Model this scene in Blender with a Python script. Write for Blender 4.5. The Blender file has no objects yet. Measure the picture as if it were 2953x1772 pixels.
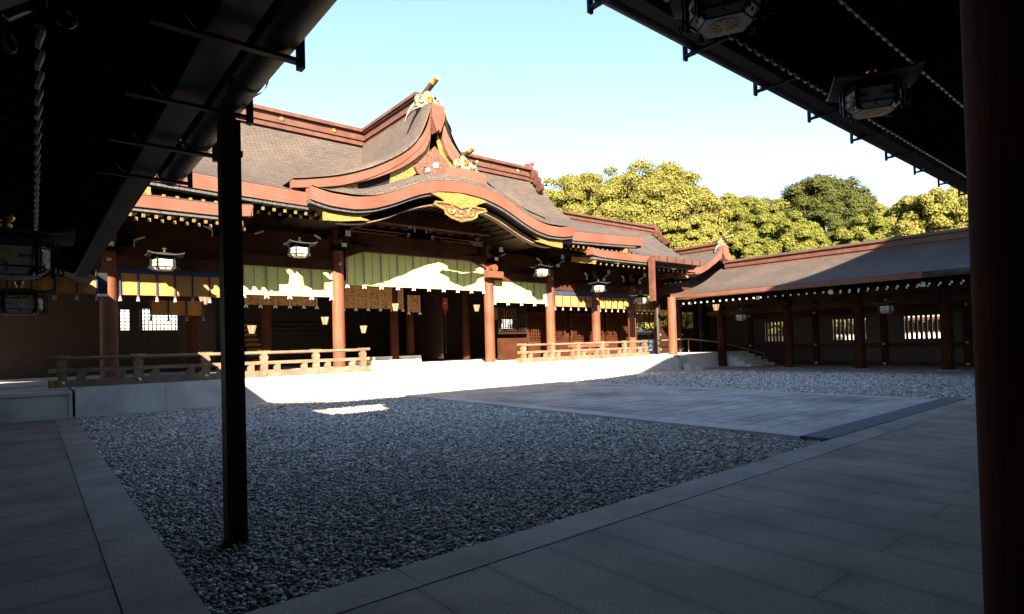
import bpy, math, random
import numpy as np
from mathutils import Vector, Matrix
random.seed(7); rng = np.random.default_rng(7)
scene = bpy.context.scene
COL = scene.collection
R = math.radians

# ------------------------------------------------------------------ camera
YAW, PIT, ROL, FPX, CYPX = 0.68992456, 0.019053621, -0.0269018179, 1675.249, 959.942
f_ = Vector((math.sin(YAW)*math.cos(PIT), math.cos(YAW)*math.cos(PIT), math.sin(PIT)))
r_ = Vector((math.cos(YAW), -math.sin(YAW), 0)); u_ = r_.cross(f_)
r2 = r_*math.cos(ROL)+u_*math.sin(ROL); u2 = u_*math.cos(ROL)-r_*math.sin(ROL)
cd = bpy.data.cameras.new("camera"); cam = bpy.data.objects.new("camera", cd); COL.objects.link(cam)
M = Matrix((r2, u2, -f_)).transposed().to_4x4(); M.translation = (0, 0, 1.6)
cam.matrix_world = M
cd.sensor_width = 36; cd.lens = FPX/2953*36; cd.shift_y = (CYPX-886)/2953
cd.clip_start = 0.05; cd.clip_end = 2000
scene.camera = cam

# ------------------------------------------------------------------ light
SUND = Vector((1.2, 1.72, -1.0)).normalized()
EL = math.asin(-SUND.z); AZ = math.atan2(-SUND.x, -SUND.y)
w = bpy.data.worlds.new("World"); scene.world = w; w.use_nodes = True
nt = w.node_tree; nt.nodes.clear()
sky = nt.nodes.new("ShaderNodeTexSky"); sky.sky_type = 'NISHITA'; sky.sun_disc = False
sky.sun_elevation = EL; sky.sun_rotation = AZ; sky.air_density = 1.0; sky.dust_density = 0.25; sky.ozone_density = 1.5
bg = nt.nodes.new("ShaderNodeBackground"); bg.inputs[1].default_value = 0.055
wo = nt.nodes.new("ShaderNodeOutputWorld")
nt.links.new(sky.outputs[0], bg.inputs[0]); nt.links.new(bg.outputs[0], wo.inputs[0])
sl = bpy.data.lights.new("sun", 'SUN'); sl.energy = 5.0; sl.angle = R(0.5); sl.color = (1.0, 0.86, 0.68)
so = bpy.data.objects.new("sun", sl); COL.objects.link(so); so.rotation_euler = SUND.to_track_quat('-Z', 'Y').to_euler()
so.location = (-20, -30, 40)
vs = scene.view_settings; vs.view_transform = 'Standard'; vs.look = 'None'; vs.exposure = 3.0; vs.gamma = 1.0
scene.cycles.max_bounces = 5; scene.cycles.diffuse_bounces = 3; scene.cycles.glossy_bounces = 2

# ------------------------------------------------------------------ materials
MATS = {}
def nodes(name):
    m = bpy.data.materials.new(name); m.use_nodes = True; MATS[name] = m
    n = m.node_tree; b = n.nodes["Principled BSDF"]
    return m, n, b
def pm(name, c1, c2, scale=(1, 1, 1), ns=4, detail=5, rough=.7, metal=0, bump=0, coord='Object', c3=None, c3scale=.6, spec=.3, lo=.35, hi=.65, extra=None):
    """noise mix of two colours, optional large-scale third colour, optional bump; extra(n, colour socket, vector) adds more"""
    m, n, b = nodes(name); L = n.links
    tc = n.nodes.new("ShaderNodeTexCoord"); mp = n.nodes.new("ShaderNodeMapping"); mp.inputs['Scale'].default_value = scale
    L.new(tc.outputs[coord], mp.inputs[0])
    nz = n.nodes.new("ShaderNodeTexNoise"); nz.inputs['Scale'].default_value = ns; nz.inputs['Detail'].default_value = detail
    L.new(mp.outputs[0], nz.inputs[0])
    cr = n.nodes.new("ShaderNodeValToRGB"); cr.color_ramp.elements[0].position = lo; cr.color_ramp.elements[1].position = hi
    cr.color_ramp.elements[0].color = (*c1, 1); cr.color_ramp.elements[1].color = (*c2, 1)
    L.new(nz.outputs[0], cr.inputs[0]); col = cr.outputs[0]
    if c3:
        n3 = n.nodes.new("ShaderNodeTexNoise"); n3.inputs['Scale'].default_value = c3scale; n3.inputs['Detail'].default_value = 6
        L.new(tc.outputs[coord], n3.inputs[0])
        c_ = n.nodes.new("ShaderNodeValToRGB"); c_.color_ramp.elements[0].position = .42; c_.color_ramp.elements[1].position = .68
        L.new(n3.outputs[0], c_.inputs[0])
        mx = n.nodes.new("ShaderNodeMixRGB"); mx.inputs[2].default_value = (*c3, 1)
        L.new(c_.outputs[0], mx.inputs[0]); L.new(col, mx.inputs[1]); col = mx.outputs[0]
    if extra: col = extra(n, col, tc)
    L.new(col, b.inputs['Base Color'])
    b.inputs['Roughness'].default_value = rough; b.inputs['Metallic'].default_value = metal
    b.inputs['Specular IOR Level'].default_value = spec
    if bump:
        bp = n.nodes.new("ShaderNodeBump"); bp.inputs['Strength'].default_value = bump; bp.inputs['Distance'].default_value = .02
        L.new(nz.outputs[0], bp.inputs['Height']); L.new(bp.outputs[0], b.inputs['Normal'])
    return m
def brick(wd, rh, mortar, dark, off=.5, coord='Object', rot=0, shift=(0, 0, 0), var=.12, dirt=0):
    """dark joints and a slight tone change from slab to slab"""
    def ex(n, col, tc):
        L = n.links; mp = n.nodes.new("ShaderNodeMapping"); mp.inputs['Rotation'].default_value = (0, 0, rot); mp.inputs['Location'].default_value = shift
        L.new(tc.outputs[coord], mp.inputs[0])
        br = n.nodes.new("ShaderNodeTexBrick"); br.inputs['Scale'].default_value = 1; br.inputs['Brick Width'].default_value = wd
        br.inputs['Row Height'].default_value = rh; br.inputs['Mortar Size'].default_value = mortar; br.offset = off
        br.inputs['Mortar Smooth'].default_value = .3
        br.inputs['Color1'].default_value = (1-var,)*3+(1,); br.inputs['Color2'].default_value = (1+var,)*3+(1,); br.inputs['Mortar'].default_value = (dark,)*3+(1,)
        L.new(mp.outputs[0], br.inputs[0])
        mx = n.nodes.new("ShaderNodeMixRGB"); mx.blend_type = 'MULTIPLY'; mx.inputs[0].default_value = 1
        L.new(col, mx.inputs[1]); L.new(br.outputs[0], mx.inputs[2])
        if dirt:
            b2 = n.nodes.new("ShaderNodeTexBrick"); b2.inputs['Scale'].default_value = 1; b2.inputs['Brick Width'].default_value = wd; b2.inputs['Row Height'].default_value = rh
            b2.inputs['Mortar Size'].default_value = .09; b2.inputs['Mortar Smooth'].default_value = 1; b2.offset = off
            L.new(mp.outputs[0], b2.inputs[0])
            nz = n.nodes.new("ShaderNodeTexNoise"); nz.inputs['Scale'].default_value = 1.6; nz.inputs['Detail'].default_value = 5; L.new(tc.outputs[coord], nz.inputs[0])
            m1 = n.nodes.new("ShaderNodeMath"); m1.operation = 'MULTIPLY'; L.new(b2.outputs['Fac'], m1.inputs[0]); L.new(nz.outputs[0], m1.inputs[1])
            m2 = n.nodes.new("ShaderNodeMath"); m2.operation = 'MULTIPLY'; m2.inputs[1].default_value = dirt; L.new(m1.outputs[0], m2.inputs[0])
            m3 = n.nodes.new("ShaderNodeMixRGB"); m3.inputs[2].default_value = (.03, .027, .023, 1); L.new(m2.outputs[0], m3.inputs[0]); L.new(mx.outputs[0], m3.inputs[1]); return m3.outputs[0]
        return mx.outputs[0]
    return ex

pm('wood', (0.0315, 0.0105, 0.00525), (0.054, 0.01875, 0.009), (14, 14, .7), 3, spec=.05, rough=.9, c3=(0.0255, 0.00825, 0.00375), c3scale=1.2)          # vertical grain; column timber darkened in colour for parts standing in shade
pm('wood_x', (0.0375, 0.01238, 0.006), (0.06375, 0.0225, 0.0105), (.7, 14, 14), 3, rough=.7, spec=.1, c3=(0.0255, 0.00825, 0.00375), c3scale=1.2)  # shaded beams, here and along y: the shade is put into the colour
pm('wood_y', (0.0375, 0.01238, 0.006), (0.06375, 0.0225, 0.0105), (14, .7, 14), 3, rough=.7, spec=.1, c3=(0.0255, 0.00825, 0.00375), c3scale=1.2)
pm('wood_pale', (0.12, 0.075, 0.0468), (0.168, 0.111, 0.072), (.9, 14, 14), 3, rough=.65, c3=(0.09, 0.0552, 0.0348), c3scale=2)
pm('wood_col', (.085, .029, .0145), (.165, .062, .034), (26, 26, .5), 1.6, detail=7, spec=.12, rough=.6, bump=.25, c3=(.078, .027, .0145), c3scale=.9)
pm('wood_dark', (.003, .0022, .002), (.006, .004, .0032), (6, 6, 6), 3, rough=.9, spec=.03)  # near black, with the shade under the eaves put into the colour
pm('wood_inner', (0.0117, 0.00495, 0.0027), (0.0216, 0.00855, 0.0045), (3, 3, 3), 3, rough=.5)  # tone lowered to carry the deep shade of the interior
pm('black_wood', (.006, .006, .006), (.010, .009, .009), (5, 5, 1), 3, rough=.6, spec=.15)
def layers(h):
    def ex(n, col, tc):
        L = n.links; sx = n.nodes.new("ShaderNodeSeparateXYZ"); L.new(tc.outputs['UV'], sx.inputs[0])
        md = n.nodes.new("ShaderNodeMath"); md.operation = 'FRACT'; ml = n.nodes.new("ShaderNodeMath"); ml.operation = 'MULTIPLY'; ml.inputs[1].default_value = 1/h
        L.new(sx.outputs[1], ml.inputs[0]); L.new(ml.outputs[0], md.inputs[0])
        ln = n.nodes.new("ShaderNodeMath"); ln.operation = 'LESS_THAN'; ln.inputs[1].default_value = .2; L.new(md.outputs[0], ln.inputs[0])
        mp = n.nodes.new("ShaderNodeMapping"); mp.inputs['Scale'].default_value = (2.2, 1/h, 1); L.new(tc.outputs['UV'], mp.inputs[0])
        nz = n.nodes.new("ShaderNodeTexNoise"); nz.inputs['Scale'].default_value = 1; nz.inputs['Detail'].default_value = 2; L.new(mp.outputs[0], nz.inputs[0])
        m2 = n.nodes.new("ShaderNodeMath"); m2.operation = 'MULTIPLY'; L.new(ln.outputs[0], m2.inputs[0]); L.new(nz.outputs[0], m2.inputs[1])
        mx = n.nodes.new("ShaderNodeMixRGB"); mx.inputs[2].default_value = (.035, .010, .006, 1); L.new(m2.outputs[0], mx.inputs[0]); L.new(col, mx.inputs[1])
        return mx.outputs[0]
    return ex
pm('red_board', (.118, .048, .031), (.148, .063, .042), (1.2, 20, 1), 2, rough=.6, coord='UV', c3=(0.112, 0.03696, 0.02016), c3scale=.7, extra=layers(.085))
pm('red_metal', (.066, .026, .0165), (.092, .038, .025), (2, 2, 2), 2, rough=.5, c3=(.055, .021, .013), c3scale=1.1)
pm('roof_bark', (0.0468, 0.0366, 0.0312), (0.0708, 0.0558, 0.0468), (1.5, 5, 1), 2.0, rough=.8, coord='UV', c3=(0.081, 0.0612, 0.048), c3scale=.5, spec=.2,
   extra=brick(.36, .095, .016, .36, coord='UV', var=.14))
pm('tile_grey', (.038, .037, .04), (.062, .06, .06), (3, 3, 3), 3, rough=.7, spec=.2)
pm('gold', (0.07, 0.035, 0.0084), (0.406, 0.252, 0.07), (13, 13, 13), 2, rough=.42, metal=.45, bump=.8, lo=.38, hi=.56)
pm('gold_plain', (0.35, 0.224, 0.063), (0.462, 0.315, 0.105), (4, 4, 4), 3, rough=.35, metal=.7)
pm('patina', (0.1045, 0.099, 0.066), (0.198, 0.1815, 0.121), (9, 9, 9), 2, rough=.6, c3=(0.0825, 0.1045, 0.077), c3scale=3, bump=.3)
pm('white_paint', (0.465, 0.4275, 0.375), (0.5625, 0.525, 0.465), (5, 5, 5), 3, rough=.7)
pm('carved', (.05, .02, .013), (.13, .062, .04), (7, 7, 7), 2, rough=.6, bump=.5)
pm('stone', (.34, .335, .32), (.44, .43, .41), (1, 1, 1), 45, detail=2, rough=.8, c3=(.27, .27, .26), c3scale=.8)
pm('stone_face', (.42, .39, .345), (.54, .505, .45), (1, 1, 1), 45, detail=2, rough=.8, c3=(.34, .315, .28), c3scale=1.2)
pm('paving', (.175, .15, .12), (.28, .242, .198), (1, 1, 1), 60, detail=2, rough=.75, c3=(.125, .110, .092), c3scale=1.0, extra=brick(3.6, .575, .006, .42, rot=R(90), shift=(3.42, -.21, 0), var=.07, dirt=.42))
pm('paving_side', (.16, .142, .12), (.25, .225, .195), (1, 1, 1), 60, detail=2, rough=.75, c3=(.12, .106, .09), c3scale=1.1, extra=brick(400, .575, .006, .45, off=0, shift=(100, -.3, 0), var=.0, dirt=.4))
pm('kerb', (.19, .172, .15), (.29, .265, .235), (1, 1, 1), 60, detail=2, rough=.75, c3=(.15, .135, .115), c3scale=1.3)
pm('path', (.29, .27, .25), (.40, .375, .345), (1, 1, 1), 40, detail=2, rough=.7, c3=(.16, .15, .142), c3scale=.55, extra=brick(.92, .46, .022, .30, var=.16))
pm('path_border', (.33, .31, .285), (.42, .395, .365), (1, 1, 1), 50, detail=2, rough=.75, c3=(.25, .245, .24), c3scale=.8)
pm('mat_rubber', (.075, .082, .10), (.10, .108, .128), (1, 1, 1), 80, detail=2, rough=.85)
pm('gravel_bed', (.03, .03, .032), (.07, .068, .068), (1, 1, 1), 30, detail=3, rough=.9, bump=.6)
pm('earth', (.16, .14, .11), (.22, .20, .16), (1, 1, 1), .5, rough=.95)
pm('black_metal', (.007, .008, .008), (.018, .02, .02), (8, 8, 8), 3, rough=.5, metal=.3, spec=.2)
pm('lantern_roof', (.016, .02, .02), (.032, .038, .038), (5, 5, 5), 3, rough=.55, metal=.2, spec=.2)
pm('copper_dark', (.010, .008, .007), (.020, .016, .013), (3, 3, 3), 3, rough=.5, metal=.15, spec=.15, c3=(.035, .035, .03), c3scale=2)
pm('plaster', (.66, .63, .58), (.76, .73, .68), (1, 1, 1), 3, rough=.9)
pm('blue_cloth', (.009, .016, .04), (.016, .028, .062), (6, 6, 6), 4, rough=.9)
pm('yellow_cloth', (.24, .118, .028), (.30, .152, .042), (8, 8, 8), 6, rough=.9)
pm('green_cloth', (.44, .45, .14), (.52, .53, .18), (2, 2, 6), 3, rough=.95, c3=(.44, .45, .15), c3scale=2)
pm('strap_cloth', (.22, .15, .11), (.30, .22, .17), (10, 10, 10), 5, rough=.9)
pm('tassel_cloth', (0.48, 0.44, 0.384), (0.576, 0.528, 0.48), (9, 9, 9), 5, rough=.9)
pm('tassel_dark', (.10, .09, .10), (.2, .19, .2), (9, 9, 9), 5, rough=.9)
pm('crest_pale', (.42, .33, .18), (.55, .45, .27), (9, 9, 9), 2, rough=.6)
pm('roof_pale', (0.252, 0.24, 0.222), (0.312, 0.3, 0.276), (1, 1, 1), 3, rough=.8)
pm('red_cloth', (0.175, 0.021, 0.0084), (0.231, 0.035, 0.014), (9, 9, 9), 4, rough=.9)
pm('trunk', (.05, .035, .022), (.10, .07, .045), (4, 4, 1), 4, rough=.9)
def brocade(n, col, tc):
    L = n.links; v = n.nodes.new("ShaderNodeTexVoronoi"); v.feature = 'DISTANCE_TO_EDGE'; v.inputs['Scale'].default_value = 5
    L.new(tc.outputs['Object'], v.inputs[0]); lt = n.nodes.new("ShaderNodeMath"); lt.operation = 'LESS_THAN'; lt.inputs[1].default_value = .06; L.new(v.outputs[0], lt.inputs[0])
    mx = n.nodes.new("ShaderNodeMixRGB"); mx.inputs[2].default_value = (.16, .06, .02, 1); L.new(lt.outputs[0], mx.inputs[0]); L.new(col, mx.inputs[1]); return mx.outputs[0]
pm('brocade', (0.252, 0.133, 0.042), (0.336, 0.189, 0.07), (8, 8, 8), 3, rough=.8, extra=brocade)
def mglass():
    m, n, b = nodes('lantern_panel'); b.inputs['Base Color'].default_value = (.34, .33, .305, 1); b.inputs['Roughness'].default_value = .5
    m, n, b = nodes('lamp_glow'); b.inputs['Base Color'].default_value = (.8, .6, .4, 1)
    b.inputs['Emission Color'].default_value = (1, .62, .30, 1); b.inputs['Emission Strength'].default_value = .10
mglass()
def mleaf(name, a, bcol):
    m, n, b = nodes(name); L = n.links
    gi = n.nodes.new("ShaderNodeNewGeometry"); cr = n.nodes.new("ShaderNodeValToRGB")
    cr.color_ramp.elements[0].color = (*a, 1); cr.color_ramp.elements[1].color = (*bcol, 1)
    L.new(gi.outputs['Random Per Island'], cr.inputs[0]); L.new(cr.outputs[0], b.inputs['Base Color'])
    b.inputs['Roughness'].default_value = .85; b.inputs['Specular IOR Level'].default_value = .08
    tr = n.nodes.new("ShaderNodeBsdfTranslucent"); L.new(cr.outputs[0], tr.inputs[0])
    mx = n.nodes.new("ShaderNodeMixShader"); mx.inputs[0].default_value = .25
    L.new(b.outputs[0], mx.inputs[1]); L.new(tr.outputs[0], mx.inputs[2]); L.new(mx.outputs[0], n.nodes["Material Output"].inputs[0])
mleaf('leaf_yellow', (.105, .102, .021), (.175, .158, .038)); mleaf('leaf_green', (.075, .082, .015), (.135, .132, .027)); mleaf('leaf_dark', (.034, .042, .011), (.068, .072, .018))
def mpebble():
    m, n, b = nodes('pebble'); L = n.links
    gi = n.nodes.new("ShaderNodeNewGeometry"); cr = n.nodes.new("ShaderNodeValToRGB"); e = cr.color_ramp.elements
    e[0].color = (.13, .113, .095, 1); e[1].color = (.60, .55, .48, 1); k = e.new(.55); k.color = (.32, .29, .255, 1)
    L.new(gi.outputs['Random Per Island'], cr.inputs[0]); L.new(cr.outputs[0], b.inputs['Base Color']); b.inputs['Roughness'].default_value = .8
    b.inputs['Specular IOR Level'].default_value = .25
mpebble()

# ------------------------------------------------------------------ mesh helpers
ROOTLOC = {}
class MB:
    def __init__(s): s.v = []; s.f = []; s.uv = []
    def add(s, vs, fs, uvs=None):
        o = len(s.v); s.v += [tuple(map(float, p)) for p in vs]
        for i, f in enumerate(fs):
            s.f.append([o+k for k in f]); s.uv.append(uvs[i] if uvs else None)
        return s
    def box(s, a, b):
        (x0, y0, z0), (x1, y1, z1) = a, b
        return s.add([(x0, y0, z0), (x1, y0, z0), (x1, y1, z0), (x0, y1, z0), (x0, y0, z1), (x1, y0, z1), (x1, y1, z1), (x0, y1, z1)],
                     [(0, 3, 2, 1), (4, 5, 6, 7), (0, 1, 5, 4), (1, 2, 6, 5), (2, 3, 7, 6), (3, 0, 4, 7)],
                     [((x0, y0), (x0, y1), (x1, y1), (x1, y0)), ((x0, y0), (x1, y0), (x1, y1), (x0, y1)), ((x0, z0), (x1, z0), (x1, z1), (x0, z1)),
                      ((y0, z0), (y1, z0), (y1, z1), (y0, z1)), ((x1, z0), (x0, z0), (x0, z1), (x1, z1)), ((y1, z0), (y0, z0), (y0, z1), (y1, z1))])
    def bar(s, p0, p1, w, h, up=(0, 0, 1)):
        """box beam from p0 to p1, width w, height h (centred)"""
        p0 = Vector(p0); p1 = Vector(p1); d = (p1-p0).normalized(); sd = d.cross(Vector(up)).normalized(); u = sd.cross(d)
        vs = []
        for p in (p0, p1):
            for a, b in ((-1, -1), (1, -1), (1, 1), (-1, 1)): vs.append(p+sd*(a*w/2)+u*(b*h/2))
        return s.add(vs, [(0, 1, 2, 3), (7, 6, 5, 4), (0, 4, 5, 1), (1, 5, 6, 2), (2, 6, 7, 3), (3, 7, 4, 0)])
    def tube(s, pts, r, n=10, caps=True):
        pts = [Vector(p) for p in pts]; rs = r if isinstance(r, (list, tuple)) else [r]*len(pts); vs = []; fs = []
        ref = None
        for i, p in enumerate(pts):
            d = (pts[min(i+1, len(pts)-1)]-pts[max(i-1, 0)]).normalized()
            if ref is None: ref = Vector((0, 0, 1)) if abs(d.z) < .9 else Vector((1, 0, 0))
            a = d.cross(ref).normalized(); b = d.cross(a)
            ref = a.cross(d)
            for k in range(n):
                t = 2*math.pi*k/n; vs.append(p+a*(rs[i]*math.cos(t))+b*(rs[i]*math.sin(t)))
        for i in range(len(pts)-1):
            for k in range(n):
                fs.append((i*n+k, i*n+(k+1) % n, (i+1)*n+(k+1) % n, (i+1)*n+k))
        if caps: fs += [tuple(range(n))[::-1], tuple((len(pts)-1)*n+k for k in range(n))]
        return s.add(vs, fs)
    def lathe(s, prof, c=(0, 0, 0), n=20, axis='z'):
        vs = []; fs = []; c = Vector(c)
        for r, h in prof:
            for k in range(n):
                t = 2*math.pi*k/n; q = (r*math.cos(t), r*math.sin(t), h)
                if axis == 'y': q = (q[0], h, q[1])
                if axis == 'x': q = (h, q[0], q[1])
                vs.append(c+Vector(q))
        for i in range(len(prof)-1):
            for k in range(n): fs.append((i*n+k, i*n+(k+1) % n, (i+1)*n+(k+1) % n, (i+1)*n+k))
        fs += [tuple(range(n))[::-1], tuple((len(prof)-1)*n+k for k in range(n))]
        return s.add(vs, fs)
    def prism(s, poly, fn, d0, d1):
        n = len(poly); vs = [fn(u, v, d0) for u, v in poly]+[fn(u, v, d1) for u, v in poly]
        fs = [tuple(range(n)), tuple(range(2*n-1, n-1, -1))]; uvs = [tuple(poly), tuple(poly[::-1])]
        for i in range(n):
            j = (i+1) % n; fs.append((i, i+n, j+n, j)); uvs.append(((0, 0), (0, .1), (.1, .1), (.1, 0)))
        return s.add(vs, fs, uvs)
    def grid(s, P, flip=False, u0=0, v0=0):
        """P: array (i, j, 3); uv measured in metres: u along i, v along j"""
        P = np.asarray(P, float); ni, nj = P.shape[:2]
        du = np.zeros(ni); du[1:] = np.cumsum(np.linalg.norm(np.diff(P[:, nj//2], axis=0), axis=1))
        dv = np.zeros(nj); dv[1:] = np.cumsum(np.linalg.norm(np.diff(P[ni//2], axis=0), axis=1))
        du += u0; dv += v0; fs = []; uv = []
        for i in range(ni-1):
            for j in range(nj-1):
                q = [(i, j), (i+1, j), (i+1, j+1), (i, j+1)]
                if flip: q = q[::-1]
                fs.append([a*nj+b for a, b in q]); uv.append([(du[a], dv[b]) for a, b in q])
        return s.add(P.reshape(-1, 3), fs, uv)
    def build(s, name, mat, parent=None, smooth=False, kind=None, label=None, cat=None, group=None, loc=None):
        L = Vector(ROOTLOC.get(parent.name, (0, 0, 0))) if parent else (Vector(loc) if loc else Vector((0, 0, 0)))
        me = bpy.data.meshes.new(name)
        me.from_pydata([(v[0]-L.x, v[1]-L.y, v[2]-L.z) for v in s.v], [], s.f)
        if any(u is not None for u in s.uv):
            ul = me.uv_layers.new(name='uv'); dat = []
            for f, u in zip(s.f, s.uv):
                dat += [c for q in (u if u is not None else [(0, 0)]*len(f)) for c in q]
            ul.data.foreach_set('uv', dat)
        mats = mat if isinstance(mat, (list, tuple)) else [mat]
        for m_ in mats: me.materials.append(MATS[m_])
        if smooth: me.polygons.foreach_set('use_smooth', [True]*len(me.polygons)); me.set_sharp_from_angle(angle=R(smooth if smooth is not True else 40))
        o = bpy.data.objects.new(name, me); COL.objects.link(o)
        if parent: o.parent = parent; ROOTLOC[o.name] = L
        else: o.location = L; ROOTLOC[o.name] = L
        tag(o, label, cat, group, kind)
        return o
def tag(o, label=None, cat=None, group=None, kind=None):
    if label: o['label'] = label
    if cat: o['category'] = cat
    if group: o['group'] = group
    if kind: o['kind'] = kind
    return o
def thing(name, loc, label, cat, group=None, rz=0):
    o = bpy.data.objects.new(name, None); COL.objects.link(o); o.location = loc; o.rotation_euler = (0, 0, rz)
    o.empty_display_size = .3; ROOTLOC[o.name] = Vector(loc)
    return tag(o, label, cat, group)
def dup(o, loc=None, rz=None, label=None, parent=None, first=True):
    c = o.copy(); COL.objects.link(c)
    if parent: c.parent = parent
    if first:
        if loc is not None: c.location = loc
        if rz is not None: c.rotation_euler = (0, 0, rz)
        if label: c['label'] = label
    for ch in list(o.children): dup(ch, parent=c, first=False)
    return c
def rep(o, locs):
    """copies of a part (with its sub-parts) at offsets from its own place"""
    out = [o]; kids = list(o.children)
    for d in locs:
        c = o.copy(); COL.objects.link(c); c.location = o.location+Vector(d)
        for k in kids:
            q = k.copy(); COL.objects.link(q); q.parent = c
        out.append(c)
    return out
XZ = lambda u, v, d: (u, d, v)
YZ = lambda u, v, d: (d, u, v)
XY = lambda u, v, d: (u, v, d)
def interp(x, xs, ys):
    """smooth (monotone cubic) interpolation"""
    xs = np.asarray(xs, float); ys = np.asarray(ys, float); h = np.diff(xs); d = np.diff(ys)/h
    m = np.zeros(len(xs)); m[1:-1] = np.where(d[:-1]*d[1:] > 0, 2*d[:-1]*d[1:]/(d[:-1]+d[1:]+1e-12), 0); m[0] = d[0]; m[-1] = d[-1]
    x = np.clip(np.asarray(x, float), xs[0], xs[-1]); i = np.clip(np.searchsorted(xs, x)-1, 0, len(h)-1); t = (x-xs[i])/h[i]
    return (2*t**3-3*t**2+1)*ys[i]+(t**3-2*t**2+t)*h[i]*m[i]+(-2*t**3+3*t**2)*ys[i+1]+(t**3-t**2)*h[i]*m[i+1]
def band(mb, top, bot, y0, y1, lean=0.0, ends=True):
    """curved board in the XZ plane between two curves, front at y0, back at y1; lean pushes the lower edge back"""
    top = np.asarray(top, float); bot = np.asarray(bot, float); n = len(top)
    T0 = np.c_[top[:, 0], np.full(n, y0), top[:, 1]]; B0 = np.c_[bot[:, 0], np.full(n, y0+lean), bot[:, 1]]
    T1 = T0.copy(); T1[:, 1] = y1; B1 = B0.copy(); B1[:, 1] = y1
    mb.grid(np.stack([B0, T0], 1)); mb.grid(np.stack([T0, T1], 1)); mb.grid(np.stack([T1, B1], 1)); mb.grid(np.stack([B1, B0], 1))
    if ends:
        for k in (0, -1): mb.add([B0[k], T0[k], T1[k], B1[k]], [(0, 1, 2, 3)], [((0, 0), (0, .4), (.2, .4), (.2, 0))])
    return mb

# ================================================================== ground and paving
def gz(x, y):
    t = np.clip((np.asarray(x, float)-17)/9, 0, 1); return -.055-.10*t*t*(3-2*t)
MB().grid([[(x, y, -.42) for y in (-400, 400)] for x in (-400, 600)]).build('ground', 'earth', kind='structure')
xs = np.linspace(.6, 29, 40); ys = np.linspace(3.6, 19.6, 12)
MB().grid([[(x, y, float(gz(x, y))-.012) for y in ys] for x in xs]).build('gravel_ground', 'gravel_bed', kind='structure')
MB().box((-9, -9, -.40), (60, 3.415, 0)).build('corridor_pavement', 'paving', kind='structure')
MB().box((-9, 3.415, -.40), (.41, 19.3, 0)).build('side_pavement', 'paving_side', kind='structure')
k = MB()
x = .41
kj = [.41, 2.0, 3.94, 5.85, 7.75, 9.6, 11.5, 13.4, 15.3, 17.2, 19.1, 21, 23, 25, 27, 29, 31]
for a, b in zip(kj[:-1], kj[1:]): k.box((a+.003, 3.421, -.40), (b-.003, 3.81, .006))
kj = [3.816, 6.08, 10.18, 13.6, 17.1, 19.28]
for a, b in zip(kj[:-1], kj[1:]): k.box((.416, a+.003, -.40), (.82, b-.003, .006))
k.build('kerb', 'kerb', kind='structure')
MB().box((9.85, 4.75, -.30), (16.3, 17.2, .004)).build('stone_path', 'path', kind='structure')
p = MB()
for a, b in (((9.4, 4.27), (9.847, 17.2)), ((16.303, 4.27), (16.75, 17.2)), ((9.85, 4.27), (16.3, 4.747))): p.box((a[0], a[1], -.3), (b[0], b[1], .008))
p.build('path_border', 'path_border', kind='structure')
mt = MB().box((9.44, 3.83, -.06), (17.1, 4.262, .012)); tag(mt.build('rubber_mat', 'mat_rubber'), 'long dark blue grey mat strip along the near end of the stone path', 'mat')
# right corridor floor
fl = MB(); fl.box((28.6, -9, -.42), (36.3, 19.115, -.12)); fl.build('corridor_floor', 'kerb', kind='structure')

# pebbles ----------------------------------------------------------
def ico():
    p = (1+5**.5)/2; v = np.array([(-1, p, 0), (1, p, 0), (-1, -p, 0), (1, -p, 0), (0, -1, p), (0, 1, p), (0, -1, -p), (0, 1, -p), (p, 0, -1), (p, 0, 1), (-p, 0, -1), (-p, 0, 1)], float)
    v /= np.linalg.norm(v[0]); f = np.array([(0, 11, 5), (0, 5, 1), (0, 1, 7), (0, 7, 10), (0, 10, 11), (1, 5, 9), (5, 11, 4), (11, 10, 2), (10, 7, 6), (7, 1, 8), (3, 9, 4), (3, 4, 2), (3, 2, 6), (3, 6, 8), (3, 8, 9), (4, 9, 5), (2, 4, 11), (6, 2, 10), (8, 6, 7), (9, 8, 1)])
    return v, f
OCT = (np.array([(1, 0, 0), (0, 1, 0), (-1, 0, 0), (0, -1, 0), (0, 0, 1), (0, 0, -1)], float), np.array([(0, 1, 4), (1, 2, 4), (2, 3, 4), (3, 0, 4)]))
def stones(P, size, base):
    bv, bf = base; n = len(P); nv = len(bv)
    rad = size*np.clip(rng.lognormal(0, .28, (n, 1)), .55, 1.9)*np.stack([rng.uniform(.85, 1.35, n), rng.uniform(.7, 1.0, n), rng.uniform(.45, .75, n)], 1)
    v = bv[None]*(1+rng.uniform(-.16, .16, (n, nv, 1)))*rad[:, None, :]
    a = rng.uniform(0, 6.283, n); tl = rng.normal(0, .35, n); ca, sa, ct, st = np.cos(a), np.sin(a), np.cos(tl), np.sin(tl)
    x, y, z = v[..., 0], v[..., 1], v[..., 2]
    y, z = y*ct[:, None]-z*st[:, None], y*st[:, None]+z*ct[:, None]
    x, y = x*ca[:, None]-y*sa[:, None], x*sa[:, None]+y*ca[:, None]
    V = np.stack([x, y, z], -1)+P[:, None, :]
    F = (bf[None]+(np.arange(n)*nv)[:, None, None])
    return V.reshape(-1, 3), F.reshape(-1, 3)
def scatter(x0, x1, y0, y1, st, keep):
    gx, gy = np.meshgrid(np.arange(x0, x1, st), np.arange(y0, y1, st)); gx = gx.ravel(); gy = gy.ravel()
    gx = gx+rng.uniform(-.45, .45, gx.size)*st; gy = gy+rng.uniform(-.45, .45, gy.size)*st
    m = keep(gx, gy); gx, gy = gx[m], gy[m]
    return np.stack([gx, gy, gz(gx, gy)+rng.uniform(-.012, .022, gx.size)], 1)
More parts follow.
